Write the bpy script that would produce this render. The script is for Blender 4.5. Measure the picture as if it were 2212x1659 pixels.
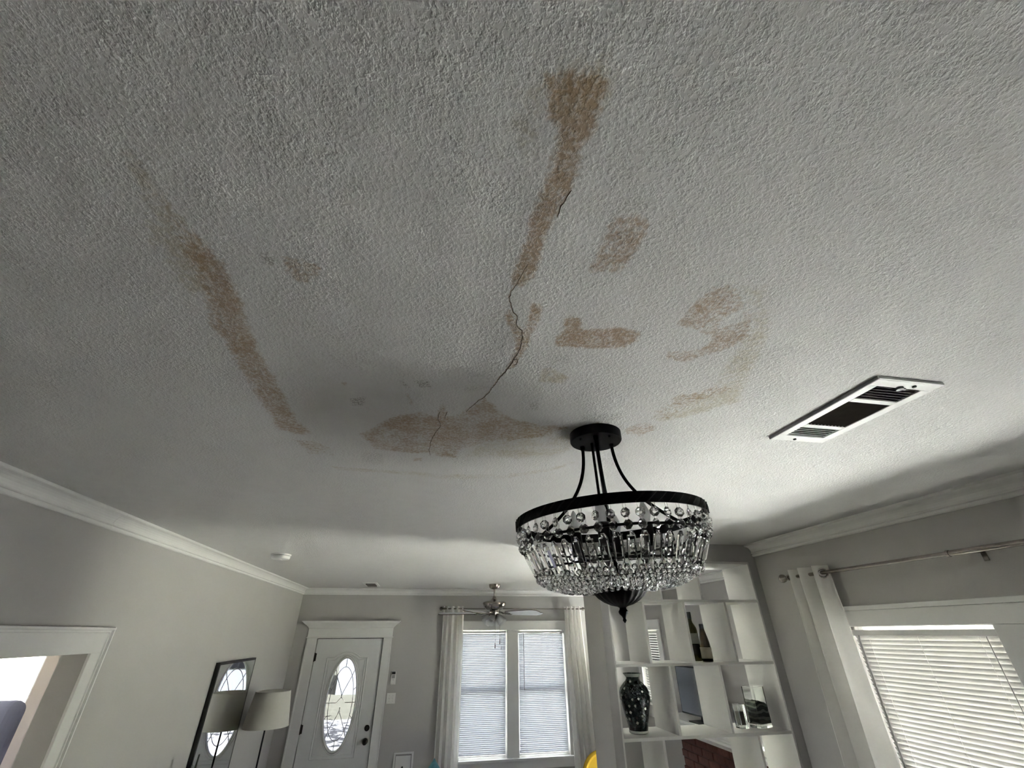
import bpy, bmesh, math, random
import numpy as np
from mathutils import Matrix, Vector
random.seed(7)
for o in list(bpy.data.objects): bpy.data.objects.remove(o)
scene = bpy.context.scene
COL = scene.collection
PI = math.pi

# ------------------------------------------------------------------ camera
cd = bpy.data.cameras.new('camera'); cam = bpy.data.objects.new('camera', cd); COL.objects.link(cam)
cd.sensor_width = 36; cd.lens = 36*917.3/2212; cd.clip_start = 0.02; cd.clip_end = 200
_r = Vector((0.98297687, -0.18362406, -0.0062184)); _u = Vector((-0.08759498, -0.49812781, 0.86266784)); _f = Vector((0.16150413, 0.84743784, 0.50573266))
m = Matrix((_r, _u, -_f)).transposed().to_4x4(); m.translation = (0, 0, 2.08); cam.matrix_world = m
scene.camera = cam

# ------------------------------------------------------------------ daylight
world = bpy.data.worlds.new('World'); scene.world = world; world.use_nodes = True
wn = world.node_tree; bg = wn.nodes['Background']
bg.inputs['Color'].default_value = (0.985, 0.97, 1.03, 1); bg.inputs['Strength'].default_value = 5.0
sun = bpy.data.lights.new('sun', 'SUN'); sun.energy = 95.0; sun.angle = math.radians(0.6); sun.color = (1.0, 0.99, 0.975)
so = bpy.data.objects.new('sun', sun); COL.objects.link(so); so.rotation_euler = Vector((0.45, -0.50, 0.74)).to_track_quat('Z', 'Y').to_euler()
vs = scene.view_settings
vs.view_transform = 'Standard'; vs.look = 'None'; vs.gamma = 1.0; vs.use_curve_mapping = False
vs.exposure = 2.0
scene.cycles.max_bounces = 9; scene.cycles.diffuse_bounces = 4; scene.cycles.transmission_bounces = 7; scene.cycles.transparent_max_bounces = 24
scene.cycles.use_adaptive_sampling = True; scene.cycles.adaptive_threshold = 0.04
scene.cycles.caustics_reflective = False; scene.cycles.caustics_refractive = False; scene.cycles.sample_clamp_indirect = 12.0

# ------------------------------------------------------------------ materials
def mat(name, col, rough=0.6, metal=0.0, bump=None, vary=0.0, vscale=8.0, trans=0.0, ior=1.45, spec=0.5, coat=0.0):
    M = bpy.data.materials.new(name); M.use_nodes = True; nt = M.node_tree; b = nt.nodes['Principled BSDF']
    b.inputs['Base Color'].default_value = (*col, 1); b.inputs['Roughness'].default_value = rough; b.inputs['Metallic'].default_value = metal
    b.inputs['IOR'].default_value = ior; b.inputs['Transmission Weight'].default_value = trans; b.inputs['Specular IOR Level'].default_value = spec
    b.inputs['Coat Weight'].default_value = coat
    tc = nt.nodes.new('ShaderNodeTexCoord')
    if vary:
        n = nt.nodes.new('ShaderNodeTexNoise'); n.inputs['Scale'].default_value = vscale; n.inputs['Detail'].default_value = 1
        nt.links.new(tc.outputs['Object'], n.inputs['Vector'])
        mx = nt.nodes.new('ShaderNodeMix'); mx.data_type = 'RGBA'
        mx.inputs[6].default_value = (*[c*(1-vary) for c in col], 1); mx.inputs[7].default_value = (*[min(1, c*(1+vary)) for c in col], 1)
        nt.links.new(n.outputs['Fac'], mx.inputs[0]); nt.links.new(mx.outputs[2], b.inputs['Base Color'])
    if bump:
        sc, st, di = bump
        n2 = nt.nodes.new('ShaderNodeTexNoise'); n2.inputs['Scale'].default_value = sc; n2.inputs['Detail'].default_value = 1
        nt.links.new(tc.outputs['Object'], n2.inputs['Vector'])
        bp = nt.nodes.new('ShaderNodeBump'); bp.inputs['Strength'].default_value = st; bp.inputs['Distance'].default_value = di
        nt.links.new(n2.outputs['Fac'], bp.inputs['Height']); nt.links.new(bp.outputs['Normal'], b.inputs['Normal'])
    return M
def sheer(name, col, t):
    "thin cloth or vinyl: part diffuse, part translucent"
    M = bpy.data.materials.new(name); M.use_nodes = True; nt = M.node_tree; nt.nodes.remove(nt.nodes['Principled BSDF'])
    out = nt.nodes['Material Output']; d = nt.nodes.new('ShaderNodeBsdfDiffuse'); tr = nt.nodes.new('ShaderNodeBsdfTranslucent'); mx = nt.nodes.new('ShaderNodeMixShader')
    n = nt.nodes.new('ShaderNodeTexNoise'); n.inputs['Scale'].default_value = 30; tc = nt.nodes.new('ShaderNodeTexCoord'); nt.links.new(tc.outputs['Object'], n.inputs['Vector'])
    cm = nt.nodes.new('ShaderNodeMix'); cm.data_type = 'RGBA'; cm.inputs[6].default_value = (*[c*.95 for c in col], 1); cm.inputs[7].default_value = (*col, 1)
    nt.links.new(n.outputs['Fac'], cm.inputs[0])
    for s in (d, tr): nt.links.new(cm.outputs[2], s.inputs['Color'])
    mx.inputs[0].default_value = t
    nt.links.new(d.outputs[0], mx.inputs[1]); nt.links.new(tr.outputs[0], mx.inputs[2]); nt.links.new(mx.outputs[0], out.inputs['Surface'])
    return M
def thin_glass(name, tint=(0.96, 0.98, 0.98), refl=0.06):
    M = bpy.data.materials.new(name); M.use_nodes = True; nt = M.node_tree; nt.nodes.remove(nt.nodes['Principled BSDF'])
    out = nt.nodes['Material Output']; t = nt.nodes.new('ShaderNodeBsdfTransparent'); g = nt.nodes.new('ShaderNodeBsdfGlossy'); mx = nt.nodes.new('ShaderNodeMixShader')
    fr = nt.nodes.new('ShaderNodeFresnel'); fr.inputs['IOR'].default_value = 1.25
    t.inputs['Color'].default_value = (*tint, 1); g.inputs['Roughness'].default_value = 0.02; g.inputs['Color'].default_value = (.9, .9, .9, 1)
    nt.links.new(fr.outputs[0], mx.inputs[0]); nt.links.new(t.outputs[0], mx.inputs[1]); nt.links.new(g.outputs[0], mx.inputs[2]); nt.links.new(mx.outputs[0], out.inputs['Surface'])
    return M
M = {}
M['wall'] = mat('wall_paint', (0.47, 0.462, 0.445), 0.85, bump=(160, 0.25, 0.0015), vary=0.025, vscale=3)
M['wall_in'] = mat('wall_paint_adjoining', (0.53, 0.465, 0.435), 0.85, bump=(160, 0.25, 0.0015), vary=0.03, vscale=3)
M['trim'] = mat('trim_paint', (0.77, 0.77, 0.755), 0.42, bump=(40, 0.06, 0.002), vary=0.015)
M['door'] = mat('door_paint', (0.74, 0.75, 0.75), 0.4, bump=(30, 0.05, 0.002), vary=0.015)
M['shelf'] = mat('shelf_paint', (0.76, 0.755, 0.72), 0.5, bump=(25, 0.06, 0.002), vary=0.02)
M['floor'] = mat('floor_boards', (0.60, 0.58, 0.55), 0.45, vary=0.12, vscale=6)  # kept pale to bounce more daylight up to the ceiling
M['black'] = mat('black_iron', (0.005, 0.005, 0.006), 0.45, 0.0, bump=(90, 0.1, 0.001), vary=0.1, spec=0.18)
M['black_frame'] = mat('black_frame_paint', (0.012, 0.011, 0.011), 0.45, vary=0.1)
M['bronze'] = mat('oil_rubbed_bronze', (0.035, 0.028, 0.022), 0.35, 0.8, vary=0.15)
M['nickel'] = mat('brushed_nickel', (0.36, 0.33, 0.30), 0.22, 1.0, vary=0.06, vscale=60)
M['wire'] = mat('crystal_wire', (0.45, 0.44, 0.42), 0.3, 1.0, vary=0.05)
M['crystal'] = mat('cut_crystal', (1, 1, 1), 0.0, trans=1.0, ior=1.62)
M['clear_glass'] = mat('clear_glass', (0.97, 0.99, 0.98), 0.0, trans=1.0, ior=1.45)
M['pane'] = thin_glass('window_glass'); M['leaded'] = thin_glass('leaded_door_glass', (0.15, 0.155, 0.165))
M['curtain'] = sheer('white_curtain_cloth', (0.90, 0.89, 0.86), 0.42)
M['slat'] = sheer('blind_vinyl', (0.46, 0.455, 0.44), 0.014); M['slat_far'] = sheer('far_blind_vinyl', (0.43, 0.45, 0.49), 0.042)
M['shade'] = sheer('lamp_shade_linen', (0.80, 0.79, 0.74), 0.35)
M['frost'] = mat('frosted_glass', (0.85, 0.86, 0.87), 0.55, trans=0.7, ior=1.3, vary=0.06, vscale=14)
M['vinyl'] = mat('white_plastic', (0.80, 0.80, 0.78), 0.4, vary=0.01)
M['grey_plastic'] = mat('grey_plastic', (0.30, 0.29, 0.29), 0.4, vary=0.03)
M['dark'] = mat('dark_plastic', (0.015, 0.015, 0.017), 0.3, vary=0.05)
M['duct'] = mat('duct_interior', (0.03, 0.027, 0.024), 0.9, vary=0.2)
M['vent_slat'] = mat('vent_slat_dark', (0.16, 0.14, 0.13), 0.6, vary=0.2, vscale=40)  # slats darker and browner than the vent frame
M['mirror'] = mat('mirror_silver', (0.82, 0.83, 0.84), 0.01, 1.0)
M['screen'] = mat('tv_screen', (0.01, 0.011, 0.014), 0.08, spec=0.9, vary=0.05)
M['concrete'] = mat('porch_concrete', (0.70, 0.685, 0.66), 0.9, vary=0.12)
M['grass'] = mat('lawn', (0.27, 0.26, 0.19), 0.95, vary=0.3, vscale=3)
M['leaf'] = mat('foliage', (0.08, 0.16, 0.05), 0.8, vary=0.4, vscale=5)
M['bark'] = mat('bark', (0.12, 0.09, 0.06), 0.9, vary=0.3, vscale=20)
M['siding'] = mat('neighbour_siding', (0.60, 0.62, 0.64), 0.8, vary=0.05)
M['roof'] = mat('neighbour_roof', (0.16, 0.15, 0.15), 0.9, vary=0.2)
M['brick'] = mat('fired_brick', (0.115, 0.045, 0.034), 0.85, bump=(60, 0.5, 0.004), vary=0.45, vscale=28)
M['mortar'] = mat('mortar', (0.085, 0.05, 0.04), 0.95, vary=0.2, vscale=30)
M['yellow'] = mat('mustard_fabric', (0.62, 0.40, 0.03), 0.85, bump=(300, 0.3, 0.001), vary=0.1)
M['pink'] = mat('blush_fabric', (0.72, 0.55, 0.55), 0.85, vary=0.1)
M['teal'] = mat('teal_fabric', (0.08, 0.22, 0.27), 0.85, vary=0.3, vscale=40)
M['bluegrey'] = mat('blue_grey_fabric', (0.24, 0.25, 0.37), 0.85, bump=(200, 0.3, 0.001), vary=0.08)
M['darkgreen'] = mat('dark_green_leaf', (0.012, 0.02, 0.012), 0.5, vary=0.3, vscale=20)
M['wood_dark'] = mat('dark_wood', (0.06, 0.035, 0.022), 0.4, vary=0.3, vscale=12)
M['blade'] = mat('fan_blade_laminate', (0.70, 0.71, 0.74), 0.45, vary=0.03)
M['bottle_green'] = mat('green_bottle_glass', (0.10, 0.10, 0.02), 0.03, trans=0.75, ior=1.5)
M['bottle_brown'] = mat('brown_bottle_glass', (0.07, 0.04, 0.01), 0.03, trans=0.6, ior=1.5)
M['label_c'] = mat('cream_paper_label', (0.52, 0.47, 0.36), 0.7, vary=0.1, vscale=40)
M['label_g'] = mat('grey_paper_label', (0.34, 0.34, 0.31), 0.7, vary=0.15, vscale=40)
M['label_k'] = mat('black_paper_label', (0.02, 0.018, 0.015), 0.6, vary=0.1)
M['candle'] = mat('brown_candle_wax', (0.16, 0.12, 0.10), 0.6, vary=0.1)
M['tile_pale'] = mat('pale_mosaic_tile', (0.55, 0.57, 0.53), 0.25, vary=0.1, vscale=50)
M['socket'] = mat('lamp_socket_black', (0.01, 0.01, 0.01), 0.5, vary=0.1)

def layered(name):
    "black and white sand poured in wavy layers"
    Mx = bpy.data.materials.new(name); Mx.use_nodes = True; nt = Mx.node_tree; b = nt.nodes['Principled BSDF']; b.inputs['Roughness'].default_value = 0.9
    tc = nt.nodes.new('ShaderNodeTexCoord'); w = nt.nodes.new('ShaderNodeTexWave'); w.wave_type = 'BANDS'; w.bands_direction = 'Z'
    w.inputs['Scale'].default_value = 9.5; w.inputs['Distortion'].default_value = 5.0; w.inputs['Detail'].default_value = 1.0; w.inputs['Detail Scale'].default_value = 1.2
    nt.links.new(tc.outputs['Object'], w.inputs['Vector'])
    r = nt.nodes.new('ShaderNodeValToRGB'); r.color_ramp.elements[0].position = 0.60; r.color_ramp.elements[0].color = (0.012, 0.012, 0.013, 1)
    r.color_ramp.elements[1].position = 0.72; r.color_ramp.elements[1].color = (0.45, 0.45, 0.43, 1)
    nt.links.new(w.outputs['Fac'], r.inputs['Fac']); nt.links.new(r.outputs['Color'], b.inputs['Base Color'])
    return Mx
M['sand'] = layered('layered_sand')
def mosaic(name):
    Mx = bpy.data.materials.new(name); Mx.use_nodes = True; nt = Mx.node_tree; b = nt.nodes['Principled BSDF']; b.inputs['Roughness'].default_value = 0.22
    tc = nt.nodes.new('ShaderNodeTexCoord'); v = nt.nodes.new('ShaderNodeTexVoronoi'); v.inputs['Scale'].default_value = 75
    ve = nt.nodes.new('ShaderNodeTexVoronoi'); ve.feature = 'DISTANCE_TO_EDGE'; ve.inputs['Scale'].default_value = 75
    for q in (v, ve): nt.links.new(tc.outputs['Object'], q.inputs['Vector'])
    sx = nt.nodes.new('ShaderNodeSeparateColor'); nt.links.new(v.outputs['Color'], sx.inputs[0])
    r = nt.nodes.new('ShaderNodeValToRGB'); e = r.color_ramp.elements
    e[0].position = 0.0; e[0].color = (0.008, 0.012, 0.013, 1); e[1].position = 0.85; e[1].color = (0.035, 0.055, 0.055, 1)
    e2 = r.color_ramp.elements.new(0.94); e2.color = (0.09, 0.12, 0.12, 1)
    nt.links.new(sx.outputs[0], r.inputs['Fac'])
    g = nt.nodes.new('ShaderNodeMath'); g.operation = 'LESS_THAN'; g.inputs[1].default_value = 0.045; nt.links.new(ve.outputs['Distance'], g.inputs[0])
    mx = nt.nodes.new('ShaderNodeMix'); mx.data_type = 'RGBA'; mx.inputs[7].default_value = (0.006, 0.006, 0.006, 1)
    nt.links.new(g.outputs[0], mx.inputs[0]); nt.links.new(r.outputs['Color'], mx.inputs[6]); nt.links.new(mx.outputs[2], b.inputs['Base Color'])
    bp = nt.nodes.new('ShaderNodeBump'); bp.inputs['Distance'].default_value = 0.002; bp.inputs['Strength'].default_value = 0.5
    nt.links.new(ve.outputs['Distance'], bp.inputs['Height']); nt.links.new(bp.outputs['Normal'], b.inputs['Normal'])
    return Mx
M['mosaic'] = mosaic('dark_glass_mosaic')

def ceiling_material():
    "sprayed ceiling paint with water stains that follow the painted-on stain map of the mesh"
    Mx = bpy.data.materials.new('stained_ceiling_paint'); Mx.use_nodes = True; nt = Mx.node_tree; N = nt.nodes; L = nt.links; b = N['Principled BSDF']
    b.inputs['Roughness'].default_value = 0.8; b.inputs['Specular IOR Level'].default_value = 0.3
    tc = N.new('ShaderNodeTexCoord')
    def noise(s, d, rough=0.55):
        n = N.new('ShaderNodeTexNoise'); n.inputs['Scale'].default_value = s; n.inputs['Detail'].default_value = d; n.inputs['Roughness'].default_value = rough
        L.new(tc.outputs['Object'], n.inputs['Vector']); return n.outputs['Fac']
    def math_(op, a, c, d=None):
        n = N.new('ShaderNodeMath'); n.operation = op
        for i, v in enumerate((a, c, d)):
            if v is None: continue
            if isinstance(v, (int, float)): n.inputs[i].default_value = v
            else: L.new(v, n.inputs[i])
        return n.outputs[0]
    def ss(v, lo, hi):
        n = N.new('ShaderNodeMapRange'); n.interpolation_type = 'SMOOTHSTEP'; L.new(v, n.inputs[0]); n.inputs[1].default_value = lo; n.inputs[2].default_value = hi; return n.outputs[0]
    tex = noise(135, 2.5, 0.62); edge = noise(75, 1); blot = noise(14, 1); spk = noise(210, 0)
    at = N.new('ShaderNodeAttribute'); at.attribute_name = 'stain'; sp = N.new('ShaderNodeSeparateColor'); L.new(at.outputs['Color'], sp.inputs[0])
    tops = ss(tex, 0.42, 0.62)
    en = math_('MULTIPLY_ADD', math_('ADD', math_('SUBTRACT', edge, 0.5), math_('SUBTRACT', blot, 0.5)), 0.8, 0.0)
    tn = math_('MULTIPLY_ADD', math_('SUBTRACT', 0.5, tex), 1.5, 0.0)
    def stain(ch, lo, hi, mottled):
        v = math_('ADD', sp.outputs[ch], math_('MULTIPLY', math_('ADD', en, math_('MULTIPLY', tn, mottled)), ss(sp.outputs[ch], 0.0, 0.25)))
        return ss(v, lo, hi)
    br = stain(0, 0.12, 1.15, 1.0); ol = stain(1, 0.10, 1.1, 0.5)
    gr = math_('MULTIPLY', ss(sp.outputs[2], 0.02, 0.8), ss(math_('ADD', spk, math_('MULTIPLY', sp.outputs[2], 0.12)), 0.54, 0.66))
    base = N.new('ShaderNodeMix'); base.data_type = 'RGBA'; base.inputs[6].default_value = (0.65, 0.643, 0.627, 1); base.inputs[7].default_value = (0.695, 0.688, 0.672, 1); L.new(blot, base.inputs[0])
    def over(prev, fac, col):
        n = N.new('ShaderNodeMix'); n.data_type = 'RGBA'; L.new(prev, n.inputs[6]); n.inputs[7].default_value = (*col, 1); L.new(fac, n.inputs[0]); return n.outputs[2]
    c = over(base.outputs[2], math_('MULTIPLY', ol, 0.75), (0.47, 0.415, 0.29))
    c = over(c, math_('MULTIPLY', br, 0.82), (0.37, 0.245, 0.138))
    c = over(c, math_('MULTIPLY', gr, 0.6), (0.20, 0.18, 0.16))
    L.new(c, b.inputs['Base Color'])
    h = math_('ADD', ss(tex, 0.36, 0.70), math_('MULTIPLY', edge, 0.3))
    bp = N.new('ShaderNodeBump'); bp.inputs['Strength'].default_value = 1.0; bp.inputs['Distance'].default_value = 0.0013
    L.new(h, bp.inputs['Height']); L.new(bp.outputs['Normal'], b.inputs['Normal'])
    return Mx
M['ceiling'] = ceiling_material()
M['crack'] = mat('crack_void', (0.035, 0.022, 0.015), 0.95, vary=0.3, vscale=60)
M['crack_lip'] = mat('crack_lip_paper', (0.52, 0.45, 0.37), 0.9, vary=0.1, vscale=60)

# ------------------------------------------------------------------ mesh helpers
class MB:
    def __init__(s): s.v = []; s.f = []
    def add(s, vs_, fs):
        k = len(s.v); s.v += [tuple(p) for p in vs_]; s.f += [tuple(i+k for i in f) for f in fs]; return s
    def box(s, x0, x1, y0, y1, z0, z1):
        return s.add([(x0,y0,z0),(x1,y0,z0),(x1,y1,z0),(x0,y1,z0),(x0,y0,z1),(x1,y0,z1),(x1,y1,z1),(x0,y1,z1)],
                     [(0,3,2,1),(4,5,6,7),(0,1,5,4),(1,2,6,5),(2,3,7,6),(3,0,4,7)])
    def obox(s, c, sx, sy, sz, R=None):
        R = R or Matrix.Identity(3); c = Vector(c); P = []
        for z in (-sz/2, sz/2):
            for x, y in ((-sx/2,-sy/2),(sx/2,-sy/2),(sx/2,sy/2),(-sx/2,sy/2)): P.append(c + R @ Vector((x,y,z)))
        return s.add(P, [(0,3,2,1),(4,5,6,7),(0,1,5,4),(1,2,6,5),(2,3,7,6),(3,0,4,7)])
    def tube(s, path, r, n=10, cap=True, closed=False):
        P = [Vector(p) for p in path]; k = len(P); R = r if isinstance(r, (list, tuple)) else [r]*k
        rings = []; up = None
        for i, p in enumerate(P):
            if closed: t = P[(i+1) % k] - P[i-1]
            else: t = P[min(i+1, k-1)] - P[max(i-1, 0)]
            t.normalize()
            if up is None:
                up = Vector((0,0,1)) if abs(t.z) < 0.9 else Vector((1,0,0))
            a = t.cross(up).normalized(); up = a.cross(t).normalized()
            rings.append([p + R[i]*(math.cos(2*PI*j/n)*a + math.sin(2*PI*j/n)*up) for j in range(n)])
        vs_ = [q for g in rings for q in g]; fs = []
        m_ = k if closed else k-1
        for i in range(m_):
            for j in range(n):
                a0, a1 = i*n+j, i*n+(j+1) % n; b0, b1 = ((i+1) % k)*n+j, ((i+1) % k)*n+(j+1) % n
                fs.append((a0, a1, b1, b0))
        if cap and not closed: fs += [tuple(range(n-1, -1, -1)), tuple((k-1)*n+j for j in range(n))]
        return s.add(vs_, fs)
    def lathe(s, prof, c=(0,0,0), n=32, capb=True, capt=True, R=None, flute=None):
        R = R or Matrix.Identity(3); c = Vector(c); vs_ = []; fs = []
        for i, (r, z) in enumerate(prof):
            for j in range(n):
                a = 2*PI*j/n; rr = r*(1 + (flute(i, a) if flute else 0))
                vs_.append(c + R @ Vector((rr*math.cos(a), rr*math.sin(a), z)))
        for i in range(len(prof)-1):
            for j in range(n): fs.append((i*n+j, i*n+(j+1) % n, (i+1)*n+(j+1) % n, (i+1)*n+j))
        if capb: fs.append(tuple(range(n-1, -1, -1)))
        if capt: fs.append(tuple((len(prof)-1)*n+j for j in range(n)))
        return s.add(vs_, fs)
    def extrude(s, prof, fn, t0, t1):
        "closed profile swept straight from t0 to t1; fn(a, b, t) gives the point"
        n = len(prof); vs_ = [fn(a, b, t0) for a, b in prof] + [fn(a, b, t1) for a, b in prof]
        fs = [(i, (i+1) % n, n+(i+1) % n, n+i) for i in range(n)] + [tuple(range(n-1, -1, -1)), tuple(range(n, 2*n))]
        return s.add(vs_, fs)
    def sphere(s, c, r, n=16, k=10, sz=1.0, R=None):
        prof = [(r*math.sin(PI*i/k)+1e-5, -r*sz*math.cos(PI*i/k)) for i in range(k+1)]
        return s.lathe(prof, c, n, R=R)
    def build(s, name, m_, parent=None, smooth=False, bevel=0, seg=2):
        me = bpy.data.meshes.new(name); me.from_pydata(s.v, [], s.f); me.materials.append(M[m_] if isinstance(m_, str) else m_)
        bm = bmesh.new(); bm.from_mesh(me); bmesh.ops.recalc_face_normals(bm, faces=bm.faces); bm.to_mesh(me); bm.free()
        if smooth: me.set_sharp_from_angle(angle=math.radians(40)) ; me.polygons.foreach_set('use_smooth', [True]*len(me.polygons))
        o = bpy.data.objects.new(name, me); COL.objects.link(o)
        if parent: o.parent = parent
        if bevel:
            b = o.modifiers.new('bevel', 'BEVEL'); b.width = bevel; b.segments = seg; b.limit_method = 'ANGLE'
        return o
def empty(name, loc=(0,0,0)):
    o = bpy.data.objects.new(name, None); COL.objects.link(o); o.location = loc; o.empty_display_size = 0.05; return o
def tag(o, label=None, cat=None, group=None, kind=None):
    if label: o['label'] = label
    if cat: o['category'] = cat
    if group: o['group'] = group
    if kind: o['kind'] = kind
    return o
def structure(o, label=None, cat=None): return tag(o, label, cat, kind='structure')
def inst(src, parent=None, loc=None, name=None, M4=None):
    c = src.copy(); COL.objects.link(c)
    if name: c.name = name
    if parent is not None: c.parent = parent
    if loc is not None: c.location = loc
    if M4 is not None: c.matrix_local = M4
    return c
def wall_with_holes(axis, p0, p1, a0, a1, z0, z1, holes):
    "slab between p0 and p1 along axis ('x' or 'y'); a runs along the wall; rectangular holes (a0,a1,z0,z1)"
    A = sorted({a0, a1, *[h[0] for h in holes], *[h[1] for h in holes]}); Z = sorted({z0, z1, *[h[2] for h in holes], *[h[3] for h in holes]})
    mb = MB()
    solid = [[not any(h[0] <= (A[i]+A[i+1])/2 <= h[1] and h[2] <= (Z[k]+Z[k+1])/2 <= h[3] for h in holes) for k in range(len(Z)-1)] for i in range(len(A)-1)]
    def P(p, a, z): return (p, a, z) if axis == 'x' else (a, p, z)
    for i in range(len(A)-1):
        for k in range(len(Z)-1):
            if not solid[i][k]: continue
            q = (A[i], A[i+1], Z[k], Z[k+1])
            for p in (p0, p1): mb.add([P(p,q[0],q[2]), P(p,q[1],q[2]), P(p,q[1],q[3]), P(p,q[0],q[3])], [(0,1,2,3)])
            for di, dk in ((-1,0),(1,0),(0,-1),(0,1)):
                ii, kk = i+di, k+dk
                if 0 <= ii < len(A)-1 and 0 <= kk < len(Z)-1 and solid[ii][kk]: continue
                if di: a = q[1] if di > 0 else q[0]; e = [(a, q[2]), (a, q[3])]
                else: z = q[3] if dk > 0 else q[2]; e = [(q[0], z), (q[1], z)]
                mb.add([P(p0,*e[0]), P(p0,*e[1]), P(p1,*e[1]), P(p1,*e[0])], [(0,1,2,3)])
    # weld
    return mb
def weld(o, d=1e-5):
    bm = bmesh.new(); bm.from_mesh(o.data); bmesh.ops.remove_doubles(bm, verts=bm.verts, dist=d); bmesh.ops.recalc_face_normals(bm, faces=bm.faces); bm.to_mesh(o.data); bm.free(); return o

# ================================================================== the setting
XL, XR, YF, ZC, YB, YP, YQ, LX = -1.714, 2.50, 7.30, 2.663, -2.2, 3.12, 3.46, 3.30
structure(MB().box(-5.2, 2.66, YB-.1, YF+.16, -0.12, 0.0).box(2.66, 3.46, YP, YF+.16, -0.12, 0.0).build('floor', 'floor'), 'pale wooden floor of the open rooms', 'floor')
DO = (-1.402, -0.504, 0.0, 2.032)                       # front door opening
W1, W2 = (0.60, 1.285, 0.64, 2.12), (1.455, 2.17, 0.64, 2.12)
wf = structure(weld(wall_with_holes('y', YF, YF+.15, XL-.12, LX+.14, 0, ZC+.05, [DO, W1, W2]).build('wall_far', 'wall')), 'greige far wall with white front door and double window', 'wall')
wl = structure(weld(wall_with_holes('x', XL-.12, XL, YB-.1, YF, 0, ZC+.05, [(2.05, 3.02, 0.0, 2.0)]).build('wall_left', 'wall')), 'greige left wall with the open doorway and the mirror', 'wall')
RW1, RW2 = (1.73, 2.50, 0.75, 2.10), (0.76, 1.53, 0.75, 2.10)
wr = structure(weld(wall_with_holes('x', XR, XR+.14, YB-.1, YP, 0, ZC+.05, [RW1, RW2]).build('wall_right', 'wall')), 'greige right wall around the window with closed blinds', 'wall')
wm = structure(weld(wall_with_holes('y', YP, YQ, 1.203, LX+.14, 0, ZC, [(1.258, 2.437, 0.0, 2.541)]).build('wall_middle', 'wall')), 'partition wall framing the open cubby shelves', 'wall')
LW = (6.46, 7.09, 1.21, 2.11); LW_ADDED = (3.53, 4.21, .42, 2.11)
structure(weld(wall_with_holes('x', LX, LX+.14, YQ, YF, 0, ZC+.05, [LW, LW_ADDED]).build('wall_living', 'wall')), 'living room side wall behind the cubby shelves', 'wall')
structure(MB().box(XL-.12, XR+.14, YB-.1, YB, 0, ZC+.05).build('wall_back', 'wall'), 'greige wall behind the viewer', 'wall')
# adjoining room beyond the left doorway
AW = (-3.95, -2.885, 1.60, 2.35)
structure(weld(wall_with_holes('y', 4.60, 4.72, -5.1, XL-.12, 0, 2.6, [AW]).build('wall_annex', 'wall_in')), 'beige wall with bright window seen through the left doorway', 'wall')
AW_ADDED = (2.0, 3.2, 1.1, 2.05); aw = wall_with_holes('x', -5.22, -5.1, .6, 4.72, 0, 2.6, [AW_ADDED])
structure(aw.box(-5.1, XL-.12, .6, .72, 0, 2.6).build('wall_annex_side', 'wall_in'), 'side walls of the room beyond the left doorway', 'wall')
structure(MB().box(-5.22, XL-.12, .6, 4.72, 2.6, 2.66).build('ceiling_annex', 'trim'), 'ceiling of the room beyond the left doorway', 'ceiling')

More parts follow.
